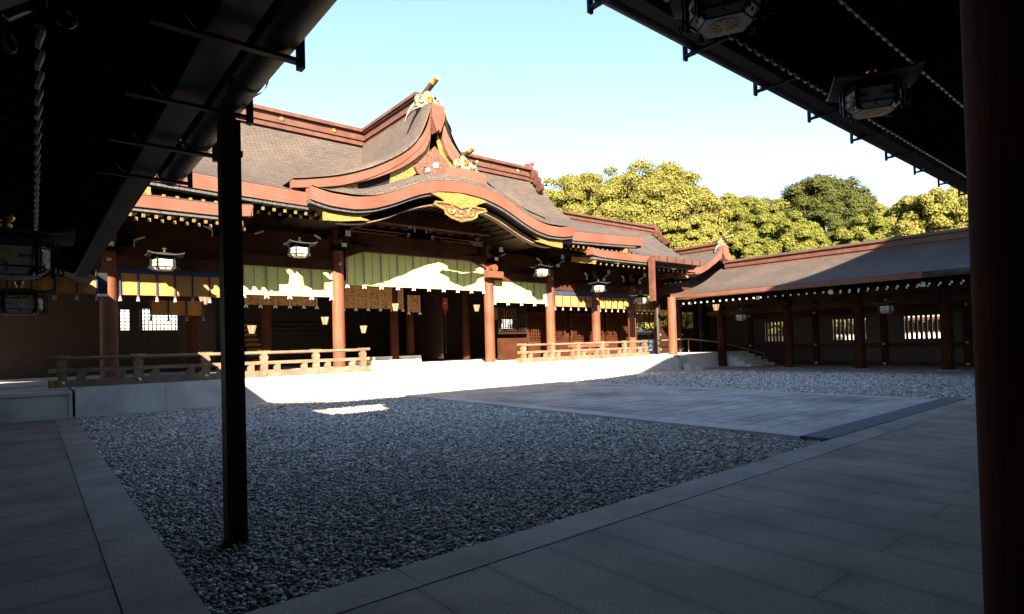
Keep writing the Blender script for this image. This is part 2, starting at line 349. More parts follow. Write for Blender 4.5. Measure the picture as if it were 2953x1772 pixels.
inb = lambda x, y: (x > .835) & (x < 28.6) & (y > 3.825) & (y < 19.15) & ~((x > 9.385) & (x < 16.765)) & ~((x > 9.0) & (x < 16.9) & (y > 17.0))
dd = lambda x, y: np.hypot(x, y)
parts = [stones(scatter(.8, 9.4, 3.8, 9.5, .028, lambda x, y: inb(x, y) & (dd(x, y) < 8.0)), .0175, ico()),
         stones(scatter(.8, 9.4, 3.8, 16, .035, lambda x, y: inb(x, y) & (dd(x, y) >= 8.0) & (dd(x, y) < 13)), .0225, ico()),
         stones(scatter(.8, 28.7, 3.8, 19.2, .046, lambda x, y: inb(x, y) & (dd(x, y) >= 13) & (dd(x, y) < 21)), .031, OCT),
         stones(scatter(9, 28.7, 3.8, 19.2, .064, lambda x, y: inb(x, y) & (dd(x, y) >= 21)), .043, OCT)]
V = np.concatenate([a for a, b in parts]); o = 0; Fs = []
for a, b in parts: Fs.append(b+o); o += len(a)
F = np.concatenate(Fs); me = bpy.data.meshes.new('gravel')
me.vertices.add(len(V)); me.vertices.foreach_set('co', V.ravel()); me.loops.add(F.size); me.loops.foreach_set('vertex_index', F.ravel().astype(np.int32))
me.polygons.add(len(F)); me.polygons.foreach_set('loop_start', np.arange(0, F.size, 3, dtype=np.int32)); me.polygons.foreach_set('loop_total', np.full(len(F), 3, np.int32))
me.polygons.foreach_set('use_smooth', np.ones(len(F), bool)); me.update(); me.materials.append(MATS['pebble'])
g = bpy.data.objects.new('gravel', me); COL.objects.link(g); tag(g, 'grey rounded pebbles covering the courtyard', 'gravel', kind='stuff')

# stone platform of the hall -----------------------------------------
PZ = .76
pl = MB(); xs = [.84, 2.9, 5.0, 7.1, 9.25]
for a, b in zip(xs[:-1], xs[1:]): pl.box((a+.004, 19.0, -.4), (b-.004, 22.0, PZ))
xs = [16.45, 18.4, 20.4, 22.4, 24.4, 26.2, 27.6]
for a, b in zip(xs[:-1], xs[1:]): pl.box((a+.004, 19.0, -.4), (b-.004, 22.0, PZ))
pl.box((9.254, 18.9, -.4), (16.446, 22.0, PZ-.003)); pl.box((.84, 22.004, -.4), (36, 40, PZ-.01)); pl.box((-20, 22.004, -.4), (.836, 40, PZ-.012))
pl.box((27.606, 19.12, -.4), (36.4, 22.0, PZ-.012))
pt = thing('stone_platform', (12.75, 19, 0), 'long pale granite platform carrying the big hall', 'platform')
pl.build('block_course', 'stone_face', pt)
for i, (y0, z1) in enumerate(((17.2, .19), (17.75, .38), (18.32, .57))):
    MB().box((9.15-.0*i, y0, -.4), (16.6, 18.9, z1)).build('step', 'stone_face', pt) if i == 0 else MB().box((9.25, y0, z1-.19), (16.5, 18.9, z1)).build('step', 'stone_face', pt)
e = MB(); e.box((-20, 18.75, -.4), (.70, 22, .70)); e.box((-20, 18.7, .62), (.74, 18.748, .70)); e.box((.70, 18.72, -.4), (.77, 22, .69))
tag(e.build('stone_block', 'stone_face'), 'mossy grey stone block with raised rim at the platform end by the side pavement', 'stone block')
cb = MB(); cb.box((28.4, 18.3, -.3), (29.0, 18.9, .10)); cb.box((27.9, 18.5, -.3), (28.37, 18.9, .22))
tag(cb.build('stepping_stone', 'stone_face'), 'small stepped stone block at the foot of the platform beside the right corridor', 'stone block')

# ================================================================== shared ornament builders
def petals(mb, c, r, n=16, axis=(0, -1, 0), th=.02, side=None):
    """flower crest: n rounded petals round a small disc, lying in the plane across axis"""
    c = Vector(c); a = Vector(axis).normalized(); s = Vector(side) if side else Vector((0, 0, 1)).cross(a)
    if s.length < .1: s = Vector((1, 0, 0))
    s.normalize(); t = a.cross(s)
    for i in range(n):
        an = 2*math.pi*i/n; hw = math.pi/n*.86; pts = [(r*.25, an-hw*.7), (r*.8, an-hw), (r*.95, an-hw*.75), (r, an), (r*.95, an+hw*.75), (r*.8, an+hw), (r*.25, an+hw*.7)]
        q = [c+s*(rr*math.cos(th_))+t*(rr*math.sin(th_)) for rr, th_ in pts]
        m = len(q); top = [p+a*th for p in q]
        mid = c+s*(r*.65*math.cos(an))+t*(r*.65*math.sin(an))+a*(th*1.9)
        mb.add(q+top+[mid], [(i0, (i0+1) % m, m+(i0+1) % m, m+i0) for i0 in range(m)]+[(m+i0, m+(i0+1) % m, 2*m) for i0 in range(m)])
    q = [c+s*(r*.22*math.cos(k*.524))+t*(r*.22*math.sin(k*.524))+a*(th*1.6) for k in range(12)]
    mb.add(q, [tuple(range(12))])
    return mb
def spiral(mb, c, r, turns=1.4, start=0, hand=1, rad=.05, axis='y', squash=1):
    pts = []; N = 22
    for i in range(N+1):
        t = i/N; an = start+hand*turns*2*math.pi*t; rr = r*(1-.82*t)
        a, b = rr*math.cos(an), rr*math.sin(an)*squash
        pts.append((c[0]+a, c[1], c[2]+b) if axis == 'y' else (c[0], c[1]+a, c[2]+b))
    mb.tube(pts, [rad*(1-.45*i/N) for i in range(N+1)], 7); return mb
def boss(mb, c, r=.05, axis='y', sgn=-1):
    """six-sided gilt nail cover"""
    return mb.lathe([(r, 0), (r, sgn*.018), (r*.55, sgn*.035), (r*.5, sgn*.05), (.001, sgn*.055)], c, 6, axis)
def onigawara(root, cx, y, z, s, tail=1.0, name='ridge_ornament'):
    """carved ridge-end board: centre plate with flower crest, scrolls and tails running down both slopes"""
    b = MB()
    outline = [(-.34, 0), (-.37, .5), (-.29, .78), (-.2, .92), (0, 1.0), (.2, .92), (.29, .78), (.37, .5), (.34, 0)]
    b.prism([(cx+u*s, z+v*s) for u, v in outline], XZ, y, y+.22*s)
    for sg in (-1, 1):
        b.lathe([(.27*s, 0), (.27*s, .14*s), (.2*s, .17*s)], (cx+sg*.62*s, y, z+.36*s), 14, 'y')
        spiral(b, (cx+sg*.62*s, y-.02, z+.36*s), .24*s, 1.3, math.pi/2, sg, .055*s)
        spiral(b, (cx+sg*.95*s, y-.01, z+.02*s), .17*s, 1.2, math.pi/2, sg, .045*s)
        tl = [(cx+sg*u*s, z+v*s*tail) for u, v in ((.36, .22), (.75, .16), (1.05, .02), (1.3, -.28), (1.52, -.78), (1.42, -.55), (1.18, -.36), (.95, -.2), (.6, -.05), (.34, -.02))]
        b.prism(tl, XZ, y+.02, y+.18*s)
    o = b.build(name, 'patina', root, smooth=35)
    petals(MB(), (cx, y-.005, z+.50*s), .23*s, 16, (0, -1, 0), .035).build('flower_crest', 'gold', o)
    return o
def pole(root, p0, p1, r, name='ridge_pole'):
    b = MB(); p0 = Vector(p0); p1 = Vector(p1); q = p0+(p1-p0)*.68
    b.tube([p0, q], r, 14); o = b.build(name, 'red_metal', root, smooth=True)
    c = MB(); c.tube([q, q+(p1-p0)*.07, q+(p1-p0)*.08, p1], [r*1.06, r*1.06, r*1.0, r*1.1], 14); c.build('gilt_cap', 'gold', o, smooth=True)
    d = MB(); e = p1+(p1-p0).normalized()*.012; c = (p1-p0).normalized()
    d.tube([p1, e], [r*.8, r*.75], 14); d.build('cap_disc', 'patina', o, smooth=True)
    return o

# ================================================================== main hall
CX = 12.75; HW = 11.35; RY = 26.4; CY = 21.5
hall = thing('shrine_hall', (CX, 26, 0), 'great brown shrine hall with stacked gables and curved gable over its entrance', 'shrine hall')
yy = [18.5, 19.82, 21.25, 22.79, 23.92, 24.77, 25.63, 26.4]; zzp = [6.86, 7.2, 7.66, 8.25, 8.96, 9.66, 10.66, 11.65]
def zmain(x, y):
    x = np.asarray(x, float); y = np.asarray(y, float); y = np.where(y > RY, 2*RY-y, y)
    t = np.clip((RY-y)/7.9, 0, 1.1); d = np.clip(np.abs(x-CX)/HW, 0, 1.05)
    return interp(y, yy, zzp)-.24*(1-d**2.6)*t
def zkara(x):
    return interp(np.abs(np.asarray(x, float)-12.8), [0, .55, 1.05, 1.7, 2.25, 2.8, 3.35, 3.95, 4.6, 5.2, 5.8, 6.0], [7.83, 7.80, 7.74, 7.58, 7.38, 7.13, 6.91, 6.73, 6.645, 6.655, 6.75, 6.80])
def zgab(x):
    return interp(np.abs(np.asarray(x, float)-12.83), [0, .30, .47, .9, 1.5, 2.3, 3.2, 4.3, 5.75, 6.6], [10.95, 10.87, 10.42, 9.83, 9.26, 8.72, 8.25, 7.83, 7.48, 7.33])
b = MB()
yb = np.linspace(RY, 52.8-18.5, 26)
for x0, x1, n in ((CX-HW, CX-5.85, 26), (CX+5.85, CX+HW, 26)):
    xs = np.linspace(x0, x1, n); ys = np.linspace(RY, 18.5, 40)
    X_, Y_ = np.meshgrid(xs, ys, indexing='ij'); b.grid(np.stack([X_, Y_, zmain(X_, Y_)], -1), u0=x0)
xs = np.linspace(CX-HW, CX+HW, 40); X_, Y_ = np.meshgrid(xs, yb, indexing='ij'); b.grid(np.stack([X_, Y_, zmain(X_, Y_)], -1))
xs = np.linspace(CX-5.85, CX+5.85, 90); ys = np.concatenate([np.linspace(RY, 19.0, 50), 18.1+.9*(1-np.linspace(0, 1, 14)[1:])**1.8])
X_, Y_ = np.meshgrid(xs, ys, indexing='ij'); a_, c_ = zkara(X_), zmain(X_, np.maximum(Y_, 18.5))-.02
kk = .12; b.grid(np.stack([X_, Y_, np.log(np.exp((a_+.40*np.sqrt(np.maximum(0, 1-(1-np.minimum(1, (Y_-18.1)/.75))**2))*np.clip((5.85-np.abs(X_-CX))/1.2, .12, 1))/kk)+np.exp(c_/kk))*kk-.01], -1))
roof = b.build('roof', 'roof_bark', hall, smooth=True)
# eave boards: layered red edge, grey tile row, soffit
sf = MB()
for x0, x1 in ((CX-HW, CX-5.8), (CX+5.8, CX+HW)):
    eb = MB(); tb = MB()
    xs = np.linspace(x0, x1, 40); zt = zmain(xs, 18.5)
    band(eb, np.c_[xs, zt-.012], np.c_[xs, zt-.43], 18.5, 18.95, .07)
    for i in range(len(xs)-1):
        xa, xb_ = xs[i]+.006, xs[i+1]-.006; za, zb_ = zt[i], zt[i+1]
        band(tb, [(xa, za-.432), (xb_, zb_-.432)], [(xa, za-.53), (xb_, zb_-.53)], 18.63, 18.95)
    eb.build('eave_board', 'red_board', hall); tb.build('eave_tile_row', 'tile_grey', hall, kind='stuff')
    ys = np.linspace(18.7, 25.5, 12); X_, Y_ = np.meshgrid(xs, ys, indexing='ij')
    sf.grid(np.stack([X_, Y_, zmain(X_, Y_)-.50-.1*(Y_ > 19)], -1))
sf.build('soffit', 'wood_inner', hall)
# curved gable over the entrance
xs = np.linspace(12.8-5.95, 12.8+5.95, 120); zt = zkara(xs)
kb = MB(); band(kb, np.c_[xs, zt-.012], np.c_[xs, zt-.42], 18.1, 18.6, .06); kara = kb.build('curved_gable', 'red_board', hall)
kt = MB()
for i in range(0, 119, 2): band(kt, [(xs[i]+.006, zt[i]-.423), (xs[i+2 if i+2 < 120 else i+1]-.006, zt[min(i+2, 119)]-.423)], [(xs[i]+.006, zt[i]-.52), (xs[min(i+2, 119)]-.006, zt[min(i+2, 119)]-.52)], 18.24, 18.55)
kt.build('tile_row', 'tile_grey', kara)
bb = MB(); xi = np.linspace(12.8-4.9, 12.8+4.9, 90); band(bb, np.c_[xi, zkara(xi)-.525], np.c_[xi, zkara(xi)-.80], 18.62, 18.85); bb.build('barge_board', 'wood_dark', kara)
ed = MB(); band(ed, np.c_[xi, zkara(xi)-.80], np.c_[xi, zkara(xi)-.84], 18.60, 18.86); ed.build('barge_edge', 'wood_pale', kara)
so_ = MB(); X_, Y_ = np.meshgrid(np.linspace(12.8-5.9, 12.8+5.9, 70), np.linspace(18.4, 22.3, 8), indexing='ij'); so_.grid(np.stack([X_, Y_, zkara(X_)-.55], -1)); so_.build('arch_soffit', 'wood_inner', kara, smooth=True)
for sg in (-1, 1):      # gilt plates under both lower ends of the arch
    x0 = 12.8+sg*5.45; x1 = 12.8+sg*3.75
    MB().prism([(x0, 6.17), (x1, 6.22), (12.8+sg*4.15, 6.04), (12.8+sg*3.8, 5.98), (12.8+sg*4.4, 5.90), (12.8+sg*4.8, 5.84), (x0, 5.80)], XZ, 18.42, 18.5).build('gilt_plate', 'gold', kara)
# ridge base and ornament of the curved gable
xs = np.linspace(12.02, 13.98, 24)
rb = MB(); band(rb, np.c_[xs, 8.40-.10*(xs-13.0)**2], np.c_[xs, zkara(xs)+.12], 18.25, 18.7); rb.box((12.62, 18.71, 7.8), (13.32, 21.4, 8.40)); rb.box((12.52, 18.71, 8.41), (13.42, 21.4, 8.52))
rb.build('ridge', 'red_board', kara)
onigawara(kara, 13.0, 18.30, 8.37, .60, .30)
pole(kara, (13.0, 18.62, 8.93), (13.0, 17.72, 9.06), .092)
# pendant under the arch
g = MB()
g.prism([(12.6+u, v) for u, v in ((-1.3, 7.20), (-.9, 7.28), (0, 7.36), (.9, 7.30), (1.3, 7.22), (.95, 7.10), (.72, 7.0), (.8, 6.92), (.5, 6.86), (0, 6.82), (-.5, 6.86), (-.8, 6.92), (-.72, 7.0), (-.95, 7.10))], XZ, 18.12, 18.2)
gy = g.build('gilt_pendant', 'gold', kara)
h = MB(); h.prism([(12.53+u, v) for u, v in ((-1.12, 6.86), (-.6, 6.88), (0, 6.78), (.6, 6.88), (1.12, 6.86), (1.2, 6.74), (.75, 6.66), (.68, 6.5), (.45, 6.38), (.2, 6.33), (0, 6.26), (-.2, 6.33), (-.45, 6.38), (-.68, 6.5), (-.75, 6.66), (-1.2, 6.74))], XZ, 18.02, 18.1)
h.build('cloud_board', 'carved', gy)
h = MB()
rim = [(-1.2, 6.8), (-.75, 6.66), (-.70, 6.5), (-.45, 6.38), (-.2, 6.33), (0, 6.27), (.2, 6.33), (.45, 6.38), (.70, 6.5), (.75, 6.66), (1.2, 6.8)]
h.tube([(12.53+u, 18.0, v) for u, v in rim], .045, 6)
h.tube([(12.53+u, 18.0, v) for u, v in ((-1.15, 6.86), (-.6, 6.88), (-.25, 6.84), (0, 6.76), (.25, 6.84), (.6, 6.88), (1.15, 6.86))], .04, 6)
for sg in (-1, 1): spiral(h, (12.53+sg*.46, 17.99, 6.62), .17, 1.3, math.pi/2, sg, .045); spiral(h, (12.53+sg*.22, 17.99, 6.48), .07, .9, 0, sg, .025)
h.lathe([(.075, 0), (.07, -.04), (.03, -.06)], (12.53, 18.02, 6.62), 12, 'y'); h.lathe([(.06, 0), (.055, -.03), (.02, -.05)], (12.53, 18.02, 6.46), 12, 'y')
h.build('scroll_rim', 'gold_plain', gy, smooth=True)
# upper front gable
xs = np.concatenate([np.linspace(12.83-5.9, 12.83-.30, 50), np.linspace(12.83+.30, 12.83+5.9, 50)])
gg = MB(); ys = np.concatenate([np.linspace(26.3, 20.7, 16), 19.93+.77*(1-np.linspace(0, 1, 9)[1:])**1.8])
for sl_ in (xs[:50], xs[50:]):
    X_, Y_ = np.meshgrid(sl_, ys, indexing='ij'); gg.grid(np.stack([X_, Y_, zgab(X_)+.02+.42*np.exp(-((np.abs(X_-12.83)-.3)/.45)**2)+.24*np.sqrt(np.maximum(0, 1-(1-np.clip((Y_-19.93)/.7, 0, 1))**2))*np.clip((5.4-np.abs(X_-12.83))/1.5, 0, 1)], -1))
    X_, Y_ = np.meshgrid(sl_, np.linspace(22.5, 20.0, 8), indexing='ij'); gg.grid(np.stack([X_, Y_, zgab(X_)-.36], -1))
fg = gg.build('front_gable', 'roof_bark', hall, smooth=True)
bo = MB()
for sg in (-1, 1):
    d = np.linspace(.30, 5.9, 44); x = 12.83+sg*d; tp = zgab(x)-.01
    sl = np.gradient(tp, d); th = .43*np.sqrt(1+np.minimum(sl*sl, 2.2)); bt = tp-th*np.clip(1.15-d/11, .6, 1)
    band(bo, np.c_[x, tp], np.c_[x, bt], 20.0, 20.3, .04)
bo.build('barge_board', 'red_board', fg)
ib = MB()
for sg in (-1, 1):
    d = np.linspace(.34, 5.0, 36); x = 12.83+sg*d; tp = zgab(x); sl = np.gradient(tp, d); th = .43*np.sqrt(1+np.minimum(sl*sl, 2.2))*np.clip(1.15-d/11, .6, 1)
    t2 = tp-th-.005; b2 = t2-.40*np.sqrt(1+np.minimum(sl*sl, 1.5)); band(ib, np.c_[x, t2], np.c_[x, b2], 20.32, 20.42)
ib.build('inner_barge_board', 'black_wood', fg)
def gilt(d0, d1, w0):
    m_ = MB()
    for sg in (-1, 1):
        d = np.linspace(d0, d1, 14); x = 12.83+sg*d; tp = zgab(x); sl = np.gradient(tp, d); th = .43*np.sqrt(1+np.minimum(sl*sl, 2.2))*np.clip(1.15-d/11, .6, 1)
        t2 = tp-th-.015; b2 = t2-w0*np.sqrt(1+np.minimum(sl*sl, 1.5)); band(m_, np.c_[x, t2], np.c_[x, b2], 20.26, 20.315)
    return m_.build('gilt_plate', 'gold', fg)
gilt(.16, 2.05, .42); gilt(3.4, 4.75, .27)
ty = MB(); d = np.linspace(-5.3, 5.3, 60); band(ty, np.c_[12.83+d, np.minimum(zgab(12.83+d)-.35, 10.3)], np.c_[12.83+d, np.full(60, 7.0)], 20.95, 21.05); ty.build('gable_wall', 'wood_inner', fg)
cv = MB(); cv.prism([(12.75+u, v) for u, v in ((0, 9.75), (.5, 9.25), (.98, 8.75), (.8, 8.5), (.55, 8.42), (.3, 8.2), (0, 8.08), (-.3, 8.2), (-.55, 8.42), (-.8, 8.5), (-.98, 8.75), (-.5, 9.25))], XZ, 20.06, 20.18)
cp = cv.build('carved_pendant', 'carved', fg); cv = MB()
for u, v, r in ((0, 8.95, .13), (-.38, 8.7, .1), (.38, 8.7, .1), (0, 8.5, .1)): MB().lathe([(r, 0), (r*.9, -.06), (r*.4, -.1)], (12.75+u, 20.06, v), 10, 'y').build('white_knob', 'white_paint', cp, smooth=True)
for sg in (-1, 1): spiral(MB(), (12.75+sg*.55, 20.03, 8.66), .17, 1.2, math.pi/2, sg, .03).build('scroll', 'carved', cp, smooth=True)
ap = MB(); ap.prism([(12.83+u, v) for u, v in ((-.31, 11.42), (.31, 11.42), (.31, 10.86), (.08, 10.30), (0, 10.42), (-.08, 10.30), (-.31, 10.86))], XZ, 19.88, 20.4); ap.build('apex_block', 'red_board', fg)
gr = MB(); gr.box((12.5, 20.75, 10.9), (13.16, 26.38, 11.95)); gr.box((12.40, 20.8, 11.955), (13.26, 26.7, 12.02)); gr.box((12.32, 20.8, 12.03), (13.34, 26.7, 12.17)); gr.box((12.42, 20.8, 11.60), (13.24, 26.38, 11.68))
gr.build('ridge', 'red_metal', fg)
onigawara(fg, 12.83, 20.55, 11.50, .74, 1.35)
pole(fg, (12.83, 20.95, 12.22), (12.83, 19.9, 12.56), .13)
# main ridge
mr = MB(); mr.box((CX-10.4, RY-.34, 11.4), (CX+10.4, RY+.34, 12.0)); mr.box((CX-10.5, RY-.42, 11.62), (CX+10.5, RY+.42, 11.70)); mr.box((CX-10.6, RY-.52, 12.005), (CX+10.6, RY+.52, 12.16))
ridge = mr.build('ridge', 'red_metal', hall)
rc = MB(); rc.box((CX-10.62, RY-.44, 12.165), (CX+10.62, RY+.44, 12.20)); rc.build('ridge_cap', 'tile_grey', ridge)
for xq in (5.3, 8.6, 11.0, 16.2, 19.3, 22.3): petals(MB(), (xq, RY-.345, 11.83), .10, 12, (0, -1, 0), .03).build('flower_crest', 'gold_plain', ridge)
for sg in (-1, 1):
    e = MB(); xq = CX+sg*10.5
    e.prism([(RY-.5, 11.3), (RY+.5, 11.3), (RY+.42, 12.0), (RY+.2, 12.45), (RY, 12.55), (RY-.2, 12.45), (RY-.42, 12.0)], YZ, xq, xq+sg*.3)
    for i_, (dy, dz) in enumerate(((-.62, 11.75), (-.85, 11.3), (-1.1, 10.85))): e.lathe([(.26, 0), (.26, sg*.22), (.16, sg*.3)], (xq, RY+dy, dz), 12, 'x'); e.lathe([(.26, 0), (.26, sg*.22), (.16, sg*.3)], (xq, RY-dy, dz), 12, 'x')
    e.tube([(xq-sg*.1, RY, 12.3), (xq+sg*.55, RY, 12.62)], .12, 10)
    e.build('ridge_ornament', 'red_metal', ridge, smooth=35)
# gable ends and walls
gw = MB()
for sg in (-1, 1):
    xq = CX+sg*10.6; ys = np.linspace(18.9, 33.9, 40); gw.prism([(y, float(zmain(xq, y))-.15) for y in ys]+[(33.9, 6.0), (18.9, 6.0)], YZ, xq, xq+sg*.15)
gw.box((CX-6.0, 34.5, PZ), (CX+10.6, 34.7, 8)); gw.box((CX-11, 21.9, 6.92), (CX+11, 34.5, 7.0))
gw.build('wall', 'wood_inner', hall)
for sg in (-1, 1):       # verge boards on both gable ends
    vb = MB()
    for ys in (np.linspace(18.5, RY, 30), np.linspace(RY, 34.3, 30)):
        zt = zmain(np.full(30, CX+sg*HW), ys)-.015; x0 = CX+sg*HW; T = np.c_[np.full(30, x0), ys, zt]; Bm = T.copy(); Bm[:, 2] -= .45; T2 = T.copy(); T2[:, 0] -= sg*.5; B2 = Bm.copy(); B2[:, 0] -= sg*.5
        vb.grid(np.stack([T, Bm], 1)); vb.grid(np.stack([Bm, B2], 1))
    vb.build('verge_board', 'red_board', hall)
for sg in (-1, 1): MB().bar((CX+sg*10.3, 18.72, 6.05), (CX+sg*10.15, 20.5, 6.5), .22, .34).build('gilt_beam_end', 'gold', hall)
# columns
COLX = [-1.1, 1.8, 5.37, 9.1, 16.4, 20.3, 23.7, 26.75]
def column(root, x, y, z0, z1, r=.235, mat='wood_col', base='stone_face', bossz=()):
    o = MB().lathe([(r*1.02, z0), (r*1.02, z0+.05), (r, z0+.3), (r*.97, z1)], (x, y, 0), 24).build('column', mat, root, smooth=True)
    if base: MB().box((x-r*1.5, y-r*1.5, z0-.03), (x+r*1.5, y+r*1.5, z0+.012)).build('base_stone', base, o)
    for bz in bossz: boss(MB(), (x, y-r, bz), .075).build('gilt_boss', 'gold_plain', o)
    return o
for x in (5.37, 9.1, 16.4, 20.3): column(hall, x, CY, PZ, 6.6 if 6 < x < 20 else 5.6, bossz=(4.86,) if x != 16.4 else (4.86,))
# beams
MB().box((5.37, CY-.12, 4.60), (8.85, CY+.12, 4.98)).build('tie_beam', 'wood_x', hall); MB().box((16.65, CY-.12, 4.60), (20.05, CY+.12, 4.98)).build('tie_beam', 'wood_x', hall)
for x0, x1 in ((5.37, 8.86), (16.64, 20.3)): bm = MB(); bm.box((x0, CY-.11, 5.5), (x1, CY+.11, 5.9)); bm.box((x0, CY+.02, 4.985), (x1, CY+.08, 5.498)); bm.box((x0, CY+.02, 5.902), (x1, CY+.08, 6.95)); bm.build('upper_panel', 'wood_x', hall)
xs = np.linspace(9.34, 16.16, 50); q = np.abs(xs-12.75)/3.41
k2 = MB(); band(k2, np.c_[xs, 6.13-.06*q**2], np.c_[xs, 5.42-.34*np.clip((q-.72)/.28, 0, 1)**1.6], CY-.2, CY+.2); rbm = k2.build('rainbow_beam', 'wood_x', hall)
for sg in (-1, 1):
    n_ = MB(); x = 12.75+sg*3.1; spiral(n_, (x, CY-.215, 5.78), .2, 1.2, math.pi/2, sg, .03); n_.tube([(x-sg*.2, CY-.21, 5.7), (x-sg*.6, CY-.21, 5.62), (x-sg*1.0, CY-.21, 5.66)], [.03, .025, .01], 6)
    n_.build('carving', 'wood_dark', rbm)
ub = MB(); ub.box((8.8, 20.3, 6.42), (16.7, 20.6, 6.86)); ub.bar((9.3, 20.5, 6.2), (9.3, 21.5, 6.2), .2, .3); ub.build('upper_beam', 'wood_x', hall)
fl_ = MB()
fl_.prism([(12.75+u, v) for u, v in ((-1.5, 6.12), (-.9, 6.2), (-.55, 6.38), (-.3, 6.55), (.3, 6.55), (.55, 6.38), (.9, 6.2), (1.5, 6.12))], XZ, CY-.1, CY+.1)
kae = fl_.build('frog_leg_strut', 'wood_dark', hall)
for sg in (-1, 1): n_ = MB(); spiral(n_, (12.75+sg*.62, CY-.13, 6.24), .10, 1.1, math.pi/2, sg, .028); n_.bar((12.75+sg*.28, CY-.12, 6.42), (12.75+sg*.28, CY-.12, 6.62), .05, .05, (0, 1, 0)); n_.tube([(12.75+sg*.45, CY-.13, 6.58), (12.75+sg*.75, CY-.13, 6.66)], .025, 6); n_.build('white_scroll', 'white_paint', kae)
cl = MB()      # plank ceiling above the arch beam
for i in range(9): cl.box((8.9, CY+.25+i*.6, 6.40), (16.6, CY+.42+i*.6, 6.52))
for i in range(14): cl.box((9.05+i*.57, CY+.2, 6.525), (9.19+i*.57, 26.5, 6.6))
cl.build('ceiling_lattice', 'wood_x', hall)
def bracket(root, x, y, z):
    o = MB(); o.box((x-.24, y-.24, z), (x+.24, y+.24, z+.2)); o.box((x-.65, y-.09, z+.22), (x+.65, y+.09, z+.42)); o.box((x-.09, y-1.0, z+.44), (x+.09, y+.3, z+.62)); o.box((x-.09, y-.65, z+.1), (x+.09, y-.24, z+.21))
    for dx in (-.55, 0, .55): o.box((x+dx-.13, y-.13, z+.425), (x+dx+.13, y+.13, z+.6))
    b_ = o.build('bracket', 'wood_dark', root); wq = MB()
    wq.box((x-.10, y-1.03, z+.43), (x+.10, y-1.003, z+.63)); wq.box((x-.095, y-.68, z+.08), (x+.095, y-.653, z+.22))
    for sg in (-1, 1): wq.box((x+sg*.653, y-.10, z+.2), (x+sg*.68, y+.10, z+.43)); wq.bar((x+sg*.68, y-.1, z+.40), (x+sg*.95, y-.16, z+.52), .05, .05)
    wq.build('white_end', 'white_paint', b_); return b_
for x in (9.1, 16.4, 5.37, 20.3): bracket(hall, x, CY, 5.35 if x in (9.1, 16.4) else 5.3)
nz_ = MB()      # sunlit beam noses through the two entrance columns
for x, sg in ((9.1, 1), (16.4, -1)):
    nz_.box((x-.42, CY-.62, 4.66), (x+.42, CY-.24, 4.94)) if x > 12 else None
    nz_.lathe([(.17, 0), (.17, -.3)], (x, CY-.24, 5.1), 14, 'y') if x > 12 else None
nz_.build('beam_nose', 'wood_col', hall)
# rafters, each with its gilt end
def rafters(root, xs, y0, z0, y1, z1, wd=.10, ht=.12, cap='gold', mat='wood_dark', name='rafter', axis='y', limit=100):
    """row of rafters; the end nearest the court at (y0, z0) carries a painted cap"""
    def shape(a, body, capb):
        if axis == 'y':
            body.bar((a, y0, z0), (a, y1, z1), wd, ht); d = Vector((0, y1-y0, z1-z0)).normalized()*.03
            capb.bar(Vector((a, y0, z0))-d, Vector((a, y0, z0))-d*.1, wd*1.12, ht*1.12)
        else:
            body.bar((y0, a, z0), (y1, a, z1), wd, ht); d = Vector((y1-y0, 0, z1-z0)).normalized()*.03
            capb.bar(Vector((y0, a, z0))-d, Vector((y0, a, z0))-d*.1, wd*1.12, ht*1.12)
    ind, rest = xs[:limit], xs[limit:]
    b1, b2 = MB(), MB(); shape(ind[0], b1, b2); o = b1.build(name, mat, root)
    if cap: b2.build(name+'_end', cap, o)
    rep(o, [((a-ind[0], 0, 0) if axis == 'y' else (0, a-ind[0], 0)) for a in ind[1:]])
    if len(rest):
        b1 = MB()
        for a in rest: shape(a, b1, b1)
        b1.build(name+'_row', mat, root, kind='stuff')
up = [x for x in np.arange(1.88, 23.9, .335) if abs(x-12.8) > 3.75]
rafters(hall, up, 18.78, 6.03, 21.4, 6.9, .078, .085, cap='gold_plain', name='flying_rafter')
rafters(hall, [x for x in up if abs(x-12.8) > 4.2], 19.28, 6.01, 21.4, 6.55, .078, .085, cap='gold_plain', name='rafter')
# curved ribs inside the arch
sec = [x for x in np.arange(12.8-3.6, 12.8+3.61, .33)]
for x in sec:
    o = MB().bar((x, 18.95, float(zkara(x))-.72), (x, 21.3, float(zkara(x))-.72), .09, .10); o = o.build('arch_rib', 'wood_inner', kara); 
    MB().bar((x, 18.9, float(zkara(x))-.72), (x, 18.945, float(zkara(x))-.72), .10, .11).build('gilt_end', 'gold_plain', o)

